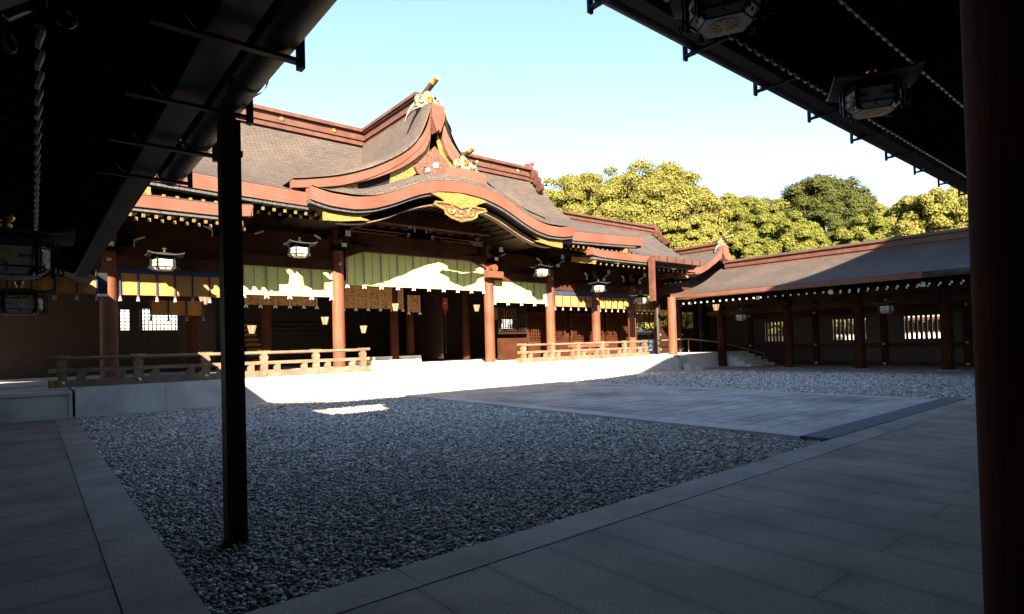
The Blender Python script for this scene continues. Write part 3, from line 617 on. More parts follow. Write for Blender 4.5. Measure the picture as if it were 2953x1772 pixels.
# ================================================================== side wings of the hall
def wing(sg, x_out, label):
    xi = CX+sg*7.55; lo, hi = min(xi, x_out), max(xi, x_out)
    wg = thing('side_wing', ((lo+hi)/2, 26, 0), label, 'shrine wing', 'side wings of the shrine hall')
    WY = [18.5, 20, 22, 24, 26.4]; WZ = [5.93, 6.42, 7.28, 8.25, 9.5]
    r_ = MB(); xs = np.linspace(lo, hi, 30); flare = lambda x: .10*np.clip(1-np.abs(x-xi)/1.2, 0, 1)**2
    zw = lambda x, y: interp(y, WY, WZ)+flare(x)*np.clip((22-y)/3.5, 0, 1)
    X_, V_ = np.meshgrid(xs, np.linspace(0, 1, 24), indexing='ij'); ym = 18.5+np.clip(X_-28.9, 0, 9)*1.26; Y_ = 26.4+(np.minimum(ym, 26.3)-26.4)*V_; r_.grid(np.stack([X_, Y_, zw(X_, Y_)], -1))
    X_, Y_ = np.meshgrid(xs, np.linspace(26.4, 34, 10), indexing='ij'); r_.grid(np.stack([X_, Y_, 9.5-(Y_-26.4)*.48], -1))
    r_.build('roof', 'roof_bark', wg, smooth=True)
    e = MB(); xe_ = np.linspace(lo, min(hi, 28.9), 30); zt = zw(xe_, np.full(30, 18.5)); band(e, np.c_[xe_, zt-.01], np.c_[xe_, zt-.33], 18.5, 18.9, .05)
    for x0 in (xi,):
        ys = np.linspace(18.5, 26.4, 20); zt = zw(np.full(20, x0), ys); T = np.c_[np.full(20, x0), ys, zt-.012]; Bm = T.copy(); Bm[:, 2] -= .33; Bm[:, 0] += sg*.08*(1 if x0 == xi else -1); e.grid(np.stack([T, Bm], 1))
    e.build('eave_board', 'red_board', wg)
    t = MB()
    st = np.arange(lo+.1, min(hi, 28.9)-.4, .42)
    for a in st: t.box((a+.005, 18.62, 5.5), (a+.415, 18.95, 5.598))
    t.build('eave_tile_row', 'tile_grey', wg)
    s_ = MB(); X_, Y_ = np.meshgrid([lo, min(hi, 29)], np.linspace(18.7, 26, 10), indexing='ij'); s_.grid(np.stack([X_, Y_, interp(Y_, WY, WZ)-.42], -1)); s_.build('soffit', 'wood_inner', wg)
    rg = MB(); rx0, rx1 = (lo, hi-.1) if sg > 0 else (lo+.1, hi); rg.box((rx0, 26.1, 9.35), (rx1, 26.7, 9.78)); rg.box((rx0, 25.95, 9.785), (rx1+.05, 26.85, 9.9)); rg.box((rx0, 26.02, 9.52), (rx1, 26.78, 9.58))
    rg_ = rg.build('ridge', 'red_metal', wg)
    xe = x_out; o_ = MB(); o_.prism([(25.95, 9.2), (26.85, 9.2), (26.8, 9.9), (26.4, 10.2), (26.0, 9.9)], YZ, xe-sg*.05, xe+sg*.25)
    for dy, dz in ((.6, 9.35), (.9, 9.0), (1.2, 8.7)): o_.lathe([(.22, 0), (.22, sg*.2)], (xe-sg*.02, 26.4-dy, dz), 10, 'x')
    o_.tube([(xe-sg*.3, 26.4, 10.05), (xe+sg*.4, 26.4, 10.2)], .1, 8); o_.build('ridge_ornament', 'red_metal', rg_)
    MB().bar((xi+sg*.35, 18.7, 5.42), (xi+sg*.4, 20.2, 5.7), .2, .26).build('gilt_beam_end', 'gold', wg)
    return wg, zw
WL, _ = wing(-1, -9.5, 'low roofed wing on the left of the great hall, partly in shade')
WR, zwr = wing(1, 35.4, 'low roofed wing on the right of the great hall, with hanging gutter')
rafters(WL, list(np.arange(1.6, 5.1, .31)), 18.85, 5.33, 21.3, 5.9, .075, .082, 'gold_plain', name='rafter')
rafters(WL, list(np.arange(1.75, 5.1, .31)), 18.66, 5.40, 19.5, 5.62, .075, .082, 'gold_plain', name='flying_rafter')
rafters(WR, list(np.arange(20.8, 29.3, .42)), 18.85, 5.35, 21.3, 5.9, .075, .082, 'gold_plain', name='rafter')
for wg, cs in ((WL, (-1.1, 1.8)), (WR, (23.7, 26.75))):
    for x in cs: column(wg, x, CY, PZ, 5.4, bossz=(4.5,)); bracket(wg, x, CY, 4.75)
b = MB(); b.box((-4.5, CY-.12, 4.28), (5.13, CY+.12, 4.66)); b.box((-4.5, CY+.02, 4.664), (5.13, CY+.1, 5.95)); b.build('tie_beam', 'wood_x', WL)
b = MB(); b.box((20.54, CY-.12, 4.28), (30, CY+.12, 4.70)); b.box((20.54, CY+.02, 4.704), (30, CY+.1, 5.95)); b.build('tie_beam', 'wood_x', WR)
# gutter with square downpipe hanging in the air
b = MB(); b.box((24.6, 18.16, 5.66), (28.9, 18.46, 5.92)); gt = b.build('gutter', 'red_metal', WR)
b = MB()
for x in np.arange(24.9, 28.9, .75): b.box((x-.02, 18.13, 5.64), (x+.02, 18.49, 5.94)); b.bar((x, 18.4, 5.64), (x, 18.6, 5.45), .025, .025)
b.build('gutter_hook', 'copper_dark', gt)
MB().box((24.36, 18.16, 3.6), (24.60, 18.40, 5.80)).build('downpipe', 'red_metal', gt)

# ================================================================== corner pavilion with its gable towards the court
PX, PY = 33.75, 19.6
pav = thing('corner_pavilion', (PX, 23, 0), 'small gabled roof joining the great hall to the right corridor', 'pavilion')
def zpav(x): return interp(np.abs(np.asarray(x, float)-PX), [0, .3, 1.0, 1.9, 2.9, 4.3], [7.28, 7.2, 6.72, 6.22, 5.9, 5.80])
r_ = MB()
for sg in (-1, 1):
    xs = PX+sg*np.linspace(.0, 4.3, 24); X_, Y_ = np.meshgrid(np.linspace(PY, 27, 16), xs, indexing='ij')
    zz_ = zpav(Y_)-.20*np.clip((X_-PY)/2.5, 0, 1)*np.clip((np.abs(Y_-PX)-2)/2.3, 0, 1)
    r_.grid(np.stack([Y_, X_, zz_], -1))
r_.build('roof', 'roof_bark', pav, smooth=True)
e = MB()
for sg in (-1, 1):
    d = np.linspace(.28, 4.3, 30); x = PX+sg*d; tp = zpav(x)-.012; bt = tp-.40-.22*np.clip(1-d/1.4, 0, 1); band(e, np.c_[x, tp], np.c_[x, bt], PY, PY+.35, .04)
    ys = np.linspace(PY, 27, 20); x0 = PX+sg*4.3; zt = 5.79-.20*np.clip((ys-PY)/2.5, 0, 1); T = np.c_[np.full(20, x0), ys, zt]; Bm = T.copy(); Bm[:, 2] -= .37; Bm[:, 0] -= sg*.05; B2 = Bm.copy(); B2[:, 0] -= sg*.5
    e.grid(np.stack([T, Bm], 1)); e.grid(np.stack([Bm, B2], 1))
e.build('barge_board', 'red_board', pav)
i_ = MB()
for sg in (-1, 1): d = np.linspace(.3, 4.0, 30); x = PX+sg*d; tp = zpav(x)-.43-.22*np.clip(1-d/1.4, 0, 1); band(i_, np.c_[x, tp], np.c_[x, tp-.14], PY+.36, PY+.46)
i_.build('inner_barge_board', 'wood_pale', pav)
s_ = MB()
for sg in (-1, 1): X_, Y_ = np.meshgrid(PX+sg*np.linspace(0, 4.2, 14), [PY+.3, 27], indexing='ij'); s_.grid(np.stack([X_, Y_, zpav(X_)-.62], -1))
s_.build('soffit', 'wood_inner', pav)
MB().prism([(PX+u, v) for u, v in ((-.3, 7.42), (.3, 7.42), (.3, 6.9), (0, 6.5), (-.3, 6.9))], XZ, PY-.1, PY+.35).build('apex_block', 'red_board', pav)
rg = MB(); rg.box((PX-.28, PY+.36, 7.1), (PX+.28, 25, 7.52)); rg.box((PX-.40, PY+.36, 7.525), (PX+.40, 25, 7.66)); rg.box((PX-.34, PY+.36, 7.26), (PX+.34, 25, 7.32)); rg.build('ridge', 'red_metal', pav)
onigawara(pav, PX, PY+.1, 7.40, .55, 1.0); pole(pav, (PX, PY+.8, 7.75), (PX, PY-.6, 7.98), .085)
MB().bar((PX-4.0, PY+.12, 5.33), (PX-4.0, PY+.9, 5.33), .24, .26).build('gilt_beam_end', 'gold', pav)
b = MB(); b.box((PX-4.62, PY+.1, 5.28), (PX-4.34, 26.5, 5.56)); gt = b.build('gutter', 'red_metal', pav)
b = MB()
for y in np.arange(PY+.5, 26, .9): b.box((PX-4.65, y-.02, 5.26), (PX-4.31, y+.02, 5.58)); b.bar((PX-4.45, y, 5.27), (PX-4.3, y, 4.98), .03, .03, (1, 0, 0))
b.build('gutter_hook', 'copper_dark', gt)
rafters(pav, list(np.arange(PY+.6, 26, .36)), PX-3.95, 5.02, PX-1.5, 5.75, .07, .08, 'white_paint', name='rafter', axis='x')
b = MB(); b.box((29.3, PY+.9, 4.35), (29.7, 24, 4.72)); b.box((29.71, PY+.9, 4.3), (38, PY+1.3, 4.75)); b.build('tie_beam', 'wood_y', pav)
for x in (29.7, 32.0, 34.4): column(pav, x, 21.9, PZ, 5.0, .2, 'wood_inner', None, bossz=(1.0, 1.9, 3.7))
def lattice(root, axis, fixed, a0, a1, z0, z1, n, m=0, th=.05, depth=.06, mat='wood_inner', name='lattice_window'):
    o = MB(); P = (lambda a, z, d: (a, fixed+d, z)) if axis == 'x' else (lambda a, z, d: (fixed+d, a, z))
    def bx(a, b, z, z2, d0, d1): p, q = P(a, z, d0), P(b, z2, d1); o.box(tuple(min(i, j) for i, j in zip(p, q)), tuple(max(i, j) for i, j in zip(p, q)))
    for i in range(n): c = a0+(i+.5)*(a1-a0)/n; bx(c-th/2, c+th/2, z0, z1, -depth/2, depth/2)
    for i in range(m): c = z0+(i+.5)*(z1-z0)/m; bx(a0, a1, c-th/2, c+th/2, -depth/2-.008, depth/2+.008)
    bx(a0-.09, a0, z0-.09, z1+.09, -.06, .06); bx(a1, a1+.09, z0-.09, z1+.09, -.06, .06); bx(a0, a1, z0-.09, z0, -.06, .06); bx(a0, a1, z1, z1+.09, -.06, .06)
    return o.build(name, mat, root)
def wall_with_holes(root, axis, fixed, a0, a1, z0, z1, holes, th=.1, mat='wood_inner', name='wall'):
    o = MB(); a = a0; B = (lambda a, b, z, z2: o.box((a, fixed-th/2, z), (b, fixed+th/2, z2))) if axis == 'x' else (lambda a, b, z, z2: o.box((fixed-th/2, a, z), (fixed+th/2, b, z2)))
    for h0, h1, hz0, hz1 in sorted(holes):
        if h0 > a: B(a, h0, z0, z1)
        B(h0, h1, z0, hz0); B(h0, h1, hz1, z1); a = h1
    if a < a1: B(a, a1, z0, z1)
    return o.build(name, mat, root)
hs = [(29.95, 31.75, 2.2, 3.45), (32.3, 33.85, 2.2, 3.45)]
wall_with_holes(pav, 'x', 22.0, 29.75, 36, PZ, 5.2, hs)
for h in hs: lattice(pav, 'x', 22.0, h[0]+.09, h[1]-.09, h[2]+.09, h[3]-.09, 9)
b = MB(); b.tube([(28.6, 21.2, 1.55), (31.9, 21.2, 1.62), (33.3, 19.6, 1.30), (33.3, 17.0, .62)], .035, 8); b.tube([(33.3, 17.02, -.12), (33.3, 17.02, .62)], .03, 8); b.tube([(31.9, 21.2, PZ), (31.9, 21.2, 1.62)], .03, 8)
tag(b.build('handrail', 'wood_pale'), 'thin slanting handrail beside the steps in the right corridor', 'handrail')
b = MB()
for i in range(4): b.box((32.45, 17.4+i*.42, -.4), (35.3, 17.4+i*.42+(.418 if i < 3 else .45), .04+i*.18))
tag(b.build('stone_steps', 'stone_face'), 'grey stone steps climbing from the right corridor behind its farthest column', 'steps')

# ================================================================== corridors
def lattice_corridor_right():
    c = thing('corridor', (32, 8, -.12), 'long low roofed corridor on the right with dark lattice windows', 'corridor', 'roofed corridors round the courtyard')
    Y0, Y1 = -8, 19.9
    def zr(x, y):
        d = np.abs(np.asarray(x, float)-33.75); return interp(d, [0, .4, 1.6, 3.2, 4.4, 5.45, 5.6], [6.0, 5.82, 5.22, 4.62, 4.29, 4.12, 4.11])+.10*np.clip((np.asarray(y)-17.4)/2.5, 0, 1)**2*np.clip((d-2)/3.4, 0, 1)
    r_ = MB()
    for sg in (-1, 1):
        xs = 33.75+sg*np.linspace(0, 5.45, 22); Y_, X_ = np.meshgrid(np.linspace(Y0, Y1, 50), xs, indexing='ij'); r_.grid(np.stack([X_, Y_-.0*X_, zr(X_, Y_)], -1))
    r_.build('roof', 'roof_bark', c, smooth=True)
    e = MB(); ys = np.linspace(Y0, Y1, 50)
    for sg in (-1, 1):
        x0 = 33.75+sg*5.45; zt = zr(np.full(50, x0), ys)-.012; T = np.c_[np.full(50, x0), ys, zt]; Bm = T.copy(); Bm[:, 2] -= .21; Bm[:, 0] -= sg*.03; B2 = Bm.copy(); B2[:, 0] -= sg*.35
        e.grid(np.stack([T, Bm], 1)); e.grid(np.stack([Bm, B2], 1))
        xs = np.linspace(33.75+sg*.1, 33.75+sg*5.45, 24); zt = zr(xs, np.full(24, Y1))-.012; T = np.c_[xs, np.full(24, Y1), zt]; Bm = T.copy(); Bm[:, 2] -= .24; e.grid(np.stack([T, Bm], 1))
    e.build('eave_board', 'red_board', c)
    tr = MB(); tr.box((28.36, Y0, 3.868), (28.42, Y1-.1, 3.892)); tr.build('eave_trim', 'wood_pale', c)
    g_ = MB(); g_.box((28.14, Y0, 3.92), (28.30, 7.6, 4.08)); gt = g_.build('gutter', 'copper_dark', c); g_ = MB()
    for y in np.arange(-7.5, 7.5, 1.1): g_.box((28.1, y-.025, 3.88), (28.34, y+.025, 4.11))
    g_.build('gutter_hook', 'black_metal', gt)
    s_ = MB(); X_, Y_ = np.meshgrid(np.linspace(28.5, 39, 24), [Y0, Y1-.2], indexing='ij'); s_.grid(np.stack([X_, Y_, zr(X_, Y_)-.27], -1)); s_.build('soffit', 'wood_inner', c)
    rg = MB(); rg.box((33.47, Y0, 5.7), (34.03, 19.45, 6.28)); rg.box((33.35, Y0, 6.285), (34.15, 19.5, 6.37)); rg.box((33.40, Y0, 5.98), (34.10, 19.45, 6.05)); rg.box((33.36, Y0, 5.78), (34.14, 19.45, 5.84)); ro = rg.build('ridge', 'red_metal', c)
    cp = MB(); cp.box((33.38, Y0, 6.375), (34.12, 19.5, 6.42)); cp.build('ridge_cap', 'tile_grey', ro)
    rafters(c, [y for y in np.arange(5.2, 19.5, .38)], 28.62, 3.62, 31.8, 4.65, .066, .075, 'white_paint', name='rafter', axis='x')
    rafters(c, [y for y in np.arange(5.35, 11.5, .38)], 28.95, 3.56, 31.8, 4.42, .06, .07, 'white_paint', name='flying_rafter', axis='x')
    cys = [18.95, 14.95, 11.4, 7.78, 4.1, .4]
    for y in cys:
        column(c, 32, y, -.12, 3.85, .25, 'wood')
        o = MB(); o.box((31.0, y-.11, 3.62), (32.6, y+.11, 3.84)); o = o.build('bracket', 'wood_dark', c); MB().prism([(-.10, 3.53), (.10, 3.53), (.12, 3.66), (.07, 3.72), (-.07, 3.72), (-.12, 3.66)], lambda u, v, d: (d, y+u, v), 28.78, 28.82).build('white_end', 'white_paint', o)
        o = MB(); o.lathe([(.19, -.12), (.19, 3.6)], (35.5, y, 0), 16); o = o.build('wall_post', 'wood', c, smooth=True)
        for z in (-.0, 1.06, 2.95): boss(MB(), (35.31, y, z), .085, 'x').build('gilt_boss', 'gold_plain', o)
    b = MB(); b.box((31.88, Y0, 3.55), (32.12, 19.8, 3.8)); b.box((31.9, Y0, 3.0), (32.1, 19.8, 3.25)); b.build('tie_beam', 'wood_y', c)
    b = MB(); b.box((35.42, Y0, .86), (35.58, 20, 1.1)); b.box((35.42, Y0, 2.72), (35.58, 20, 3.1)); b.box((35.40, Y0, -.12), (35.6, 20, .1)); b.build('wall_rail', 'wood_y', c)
    hs = []
    for y in cys[:-1]:
        hs.append((y-2.75 if y > 15 else y-2.75, y-.85, 1.22, 2.58))
    wall_with_holes(c, 'y', 35.5, Y0, 21.94, -.1, 4.6, hs, mat='wood_inner')
    for h in hs: lattice(c, 'y', 35.5, h[0]+.09, h[1]-.09, h[2]+.09, h[3]-.09, 8, th=.115, depth=.09)
    return c
RC = lattice_corridor_right()
c6 = column(pav, 27.45, 19.25, PZ-.02, 3.95, .24)

def left_corridor():
    c = thing('corridor', (-3.2, 5, 0), 'dark roofed corridor on the left, seen from under its eave', 'corridor', 'roofed corridors round the courtyard')
    Y0, Y1 = -8, 18.3
    prof = [(1.10, 3.80), (-.5, 4.5), (-2.2, 5.4), (-3.6, 6.3)]
    top = MB()
    for s_ in (1, -1):
        P = np.array([[(x if s_ == 1 else -7.2-x, y, z) for x, z in prof] for y in np.linspace(Y0, Y1, 12)]); top.grid(P)
    top.build('roof', 'roof_bark', c)
    P = np.array([[(x+.18, y, z+.0) for x, z in prof] for y in (18.37, 21.3)]); e2 = MB(); e2.grid(P); P = P.copy(); P[:, :, 2] -= .16; e2.grid(P); e2.grid(np.array([[(1.28, y, z) for z in (3.80, 3.64)] for y in (18.37, 21.3)])); e2.build('end_shadow_roof', 'roof_bark', c)  # added extension, hidden behind the eave tip, to shade the left wing
    MB().box((-3.9, Y0, 6.1), (-3.3, Y1+.2, 6.6)).build('ridge', 'red_metal', c)
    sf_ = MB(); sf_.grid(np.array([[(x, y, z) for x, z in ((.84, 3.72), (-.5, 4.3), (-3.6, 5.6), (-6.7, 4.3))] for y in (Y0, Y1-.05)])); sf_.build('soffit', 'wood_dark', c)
    ed_ = MB(); ed_.box((.85, Y0, 3.60), (1.08, Y1, 3.79)); ed_.prism([(1.06, 3.83), (-.5, 4.53), (-3.6, 6.33), (-3.6, 5.6), (-.5, 4.25), (1.06, 3.62)], lambda u, v, d: (u, d, v), Y1, Y1+.06); ed_.build('eave_board', 'copper_dark', c)
    MB().bar((.98, Y1+.07, 3.7), (.98, Y1+.13, 3.7), .22, .24).build('gilt_beam_end', 'gold', c)
    bm_ = MB(); bm_.box((-1.35, Y0, 3.55), (-1.05, Y1-.3, 3.95)); bm_.build('tie_beam', 'wood_dark', c)
    gt = MB()
    pts = []
    for a in np.linspace(math.pi, 2*math.pi, 13): pts.append((1.265+.155*math.cos(a), 3.725+.155*math.sin(a)))
    seg = [Y0, -4.8, -2.9, -1.0, .9, 2.8, 4.7, 6.35, 7.75]
    for a, b_ in zip(seg[:-1], seg[1:]):
        gt.grid(np.array([[(x, y, z) for x, z in pts] for y in (a, b_-.012)]))
        gt.grid(np.array([[(1.265+(x-1.265)*1.12, y, 3.725+(z-3.725)*1.12) for x, z in pts] for y in (b_-.07, b_)]))
    gto = gt.build('gutter', 'copper_dark', c, smooth=True)
    for i, y in enumerate(np.arange(.3, 7.8, 1.2)):
        o = MB(); o.box((.55, y-.03, 3.535), (1.43, y+.03, 3.562)); o.box((1.40, y-.035, 3.50), (1.44, y+.035, 3.72)); o.tube([(.82, y, 3.548), (.72, y, 3.66)], .012, 6)
        o.build('gutter_bracket', 'black_metal', gto)
    o = MB(); o.box((1.30, Y1-.15, 3.16), (1.50, Y1+.05, 3.70)); o = o.build('downpipe', 'black_wood', c); MB().box((1.29, Y1-.16, 3.11), (1.51, Y1+.06, 3.159)).build('white_end', 'white_paint', o)
    rafters(c, list(np.arange(2.2, 18.2, .38)), .04, 3.70, -1.2, 4.08, .10, .10, 'white_paint', name='rafter', axis='x')
    rafters(c, list(np.arange(2.2, 18.2, .38)), .82, 3.68, -.6, 4.20, .085, .09, None, name='flying_rafter', axis='x')
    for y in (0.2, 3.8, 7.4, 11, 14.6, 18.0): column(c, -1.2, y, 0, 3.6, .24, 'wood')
    wall_with_holes(c, 'y', -6.3, Y0, 18, 0, 4.6, [])
    return c
LC = left_corridor()
# square post under the left gutter
b = MB(); px0, px1, py0, py1 = 1.25, 1.405, 5.32, 5.475
b.box((px0, py0, .07), (px1, py1, 3.60)); b.box((px0, py0, -.2), (px0+.045, py1, .069)); b.box((px1-.03, py0, -.2), (px1, py1, .069)); b.box((px0+.046, py1-.03, -.2), (px1-.031, py1, .069)); b.box((px0-.012, py0-.012, 3.28), (px1+.012, py1+.012, 3.33))
tag(b.build('post', 'black_wood', loc=(1.33, 5.4, 0)), 'tall square black post standing in the gravel under the left gutter', 'post')

def near_gate():
    c = thing('gatehouse', (CX, -2, 0), 'dark broad eave with row of bracketed gutter overhead at upper right', 'gatehouse')
    X0, X1 = -8.0, 33.0; EY, EZ = 4.25, 5.485
    r_ = MB(); P = [(EY-.05, EZ+.12), (2.2, 6.5), (-.2, 7.9), (-2.6, 9.5)]
    r_.grid(np.array([[(x, y, z) for y, z in P] for x in (X0, X1)])); r_.grid(np.array([[(x, -5.2-y, z) for y, z in P] for x in (X0, X1)])); r_.build('roof', 'roof_bark', c)
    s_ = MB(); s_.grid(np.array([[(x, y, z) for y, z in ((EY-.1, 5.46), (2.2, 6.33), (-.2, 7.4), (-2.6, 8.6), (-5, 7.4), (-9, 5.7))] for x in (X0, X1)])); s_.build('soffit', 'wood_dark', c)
    MB().box((X0, EY-.36, EZ-.15), (X1, EY-.19, EZ+.06)).build('eave_board', 'black_wood', c)
    gt = MB(); pts = [(EY-.04+.13*math.cos(a), EZ+.02+.13*math.sin(a)) for a in np.linspace(math.pi, 2*math.pi, 11)]
    seg = list(np.arange(-8, 33.1, 1.84))
    for a, b_ in zip(seg[:-1], seg[1:]):
        gt.grid(np.array([[(x, y, z) for y, z in pts] for x in (a, b_-.01)])); gt.grid(np.array([[(x, EY-.04+(y-EY+.04)*1.14, EZ+.02+(z-EZ-.02)*1.14) for y, z in pts] for x in (b_-.07, b_)]))
    gto = gt.build('gutter', 'copper_dark', c, smooth=True)
    for x in np.arange(1.18, 32, 1.84):
        o = MB(); o.box((x-.03, EY-.5, EZ-.165), (x+.03, EY+.12, EZ-.13)); o.box((x-.035, EY+.09, EZ-.20), (x+.035, EY+.125, EZ+.03)); o.build('gutter_bracket', 'black_metal', gto)
    rafters(c, list(np.arange(4.7, 26, .225)), 3.72, 5.36, 1.6, 6.32, .075, .09, 'white_paint', name='flying_rafter')
    rafters(c, list(np.arange(4.7, 26, .225)), 2.62, 5.46, .3, 6.55, .085, .10, 'white_paint', name='rafter')
    b = MB(); b.box((X0, .12, 5.55), (X1, .48, 6.1)); b.box((X0, .16, 4.4), (X1, .44, 4.8)); b.build('tie_beam', 'wood_dark', c)
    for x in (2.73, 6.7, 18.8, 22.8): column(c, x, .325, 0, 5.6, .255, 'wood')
    wall_with_holes(c, 'x', -5.2, X0, X1, 0, 6.5, [(9.5, 16, 0, 4.2)])
    # upper storey, unseen: centre roof and shoulders shaped to cast the court's shadow edges
    for x0, x1, ry, rz, ey, ez in ((2.9, 29.5, -3.4, 13.85, .5, 9.0), (-5.3, 2.75, -3.0, 11.45, -1.0, 10.0), (29.65, 33.0, -3.0, 11.45, -1.0, 10.0), (-2.15, 33.0, -3.0, 9.9, 1.4, 8.1)):
        y2 = 2*ry-ey; xs = np.linspace(x0, x1, 60)
        zr_ = interp(xs, [2.9, 4.6, 9.2, 11.5, 16, 24, 29.5], [11.65, 11.75, 12.95, 13.55, 13.95, 14.2, 14.2]) if x0 == 2.9 else np.full(60, rz)
        hw_ = (ey-ry)*.5; pr = ((ey, 0), (ry+hw_, .45), (ry, 1.0), (ry-hw_, .45), (y2, 0))
        u = MB(); u.grid(np.array([[(x, y, ez+(z-ez)*k) for y, k in pr] for x, z in zip(xs, zr_)])); u.grid(np.array([[(x, y, ez-.35+(z-ez-.05)*k) for y, k in pr] for x, z in zip(xs, zr_)])); o = u.build('upper_shadow_roof', 'roof_bark', c)
        u = MB(); u.grid(np.array([[(x, ry-.3, z-.4), (x, ry-.3, z+.02), (x, ry+.3, z+.02), (x, ry+.3, z-.4)] for x, z in zip(xs, zr_)])); u.build('ridge', 'red_metal', o)
        u = MB(); u.box((x0+1.2, y2+.6, 6.9), (x1-1.2, ry+.2, ez+.3)); u.build('upper_wall', 'wood', o)
    u = MB(); xs = np.linspace(-10.2, -5.32, 14); zt = np.interp(xs, [-10.2, -8.9, -6.6, -5.3], [13.2, 12.25, 11.5, 11.47])
    band(u, np.c_[xs, zt], np.c_[xs, np.full(14, 10.78)], -3.3, -2.7); u.build('ridge_end', 'red_metal', c)  # added unseen beam that casts the dark band behind the sun patch
    return c
GATE = near_gate()

# ================================================================== lanterns
def make_lantern(label, group):
    t = thing('hanging_lantern', (0, 0, 0), label, 'lantern', group)
    hx = [(-.25, -.29), (.25, -.29), (.39, 0), (.25, .29), (-.25, .29), (-.39, 0)]
    f = MB()
    sc = lambda k: [(x*k, y*k) for x, y in hx]
    f.prism(hx, XY, .40, .425); f.prism(sc(1.02), XY, .31, .325); f.prism(sc(1.02), XY, .085, .10); f.prism(sc(.74), XY, 0, .012)
    for (x, y) in hx:
        f.bar((x, y, .0), (x, y, .425), .035, .035, (0, 1, 0)); f.bar((x*1.12, y*1.12, .06), (x*1.12, y*1.12, .40), .022, .022, (0, 1, 0))
        f.bar((x*.76, y*.76, .006), (x*1.0, y*1.0, .09), .028, .028)
    fr = f.build('frame', 'black_metal', t)
    for (x, y) in hx:
        s = MB(); d = math.hypot(x, y); ux, uy = x/d, y/d
        pts = [(x*1.12+ux*.0, y*1.12, .06)]+[(x*1.12+ux*(.026*(1-math.cos(a))), y*1.12+uy*(.026*(1-math.cos(a))), .06-.032*math.sin(a)) for a in np.linspace(.4, 4.6, 9)]
        s.tube(pts, .011, 6); s.build('scroll_foot', 'patina' if False else 'black_metal', fr, smooth=True)
    for i in range(6):
        (x0, y0), (x1, y1) = hx[i], hx[(i+1) % 6]; k = .97
        p = MB(); q = lambda u, z, s: ((x0+(x1-x0)*u)*s, (y0+(y1-y0)*u)*s, z)
        p.add([q(.05, .105, k), q(.95, .105, k), q(.95, .305, k), q(.05, .305, k)], [(0, 1, 2, 3)])
        p.add([q(.06, .014, .75), q(.94, .014, .75), q(.95, .083, .96), q(.05, .083, .96)], [(0, 1, 2, 3)])
        po = p.build('panel', 'lantern_panel', t)
        m_ = Vector(((x0+x1)/2, (y0+y1)/2, .205)); nrm = Vector((m_.x, m_.y, 0)).normalized(); L_ = math.hypot(x1-x0, y1-y0); tg = Vector((x1-x0, y1-y0, 0)).normalized()
        c = MB(); petals(c, m_*1.0-nrm*.002+Vector((0, 0, 0)), .075, 16, tuple(nrm), .012); c.build('flower_crest', 'crest_pale', po)
        bb_ = MB()
        for dz in (-.014, 0, .014):
            for a, b_ in ((.05, .30), (.70, .95)): bb_.bar(q(a, .205+dz, .985), q(b_, .205+dz, .985), .008, .006)
        for dx in (-.03, 0, .03): bb_.bar(Vector(q(.5, .125, .99))+tg*dx*.4, Vector(q(.5, .035, .86))+tg*dx*.4, .007, .007, (1, .3, 0))
        for j in range(11): u = .08+.084*j; bb_.bar(q(u, .328, .99), q(u, .398, .99), .016, .01, (1, .3, 0))
        bb_.build('panel_bars', 'black_metal', po)
    bp = MB(); bp.prism(sc(.72), XY, -.004, .0); bo_ = bp.build('bottom_panel', 'lantern_panel', t)
    c = MB(); petals(c, (0, 0, -.004), .17, 12, (0, 0, -1), .01, side=(1, 0, 0)); c.build('flower_crest', 'crest_pale', bo_)
    r_ = MB(); n = 12
    def rp(u, v):
        x, y = (u-.5)*1.16, (v-.5)*1.02; e = max(abs(u-.5), abs(v-.5))*2; cor = (abs(u-.5)*2)**3*(abs(v-.5)*2)**3
        return (x, y, .55-.115*e**.8+.07*cor)
    r_.grid(np.array([[rp(i/n, j/n) for j in range(n+1)] for i in range(n+1)])); r_.grid(np.array([[(a, b_, z-.03) for a, b_, z in [rp(i/n, j/n) for j in range(n+1)]] for i in range(n+1)]))
    for s_ in (0, 1):
        r_.grid(np.array([[rp(i/n, s_), (rp(i/n, s_)[0], rp(i/n, s_)[1], rp(i/n, s_)[2]-.03)] for i in range(n+1)])); r_.grid(np.array([[rp(s_, i/n), (rp(s_, i/n)[0], rp(s_, i/n)[1], rp(s_, i/n)[2]-.03)] for i in range(n+1)]))
    r_.build('roof', 'lantern_roof', t, smooth=30)
    k = MB(); k.lathe([(.045, .54), (.05, .57), (.03, .59), (.065, .62), (.075, .65), (.05, .68), (.012, .70)], (0, 0, 0), 14); k.build('knob', 'gold_plain', t, smooth=True)
    ch = MB()
    for i in range(14): z = .70+i*.07; ch.box((-.009, -.003, z), (.009, .003, z+.062)) if i % 2 else ch.box((-.003, -.009, z), (.003, .009, z+.062))
    ch.build('chain', 'black_metal', t)
    return t
LG = 'hanging lanterns under the eaves'
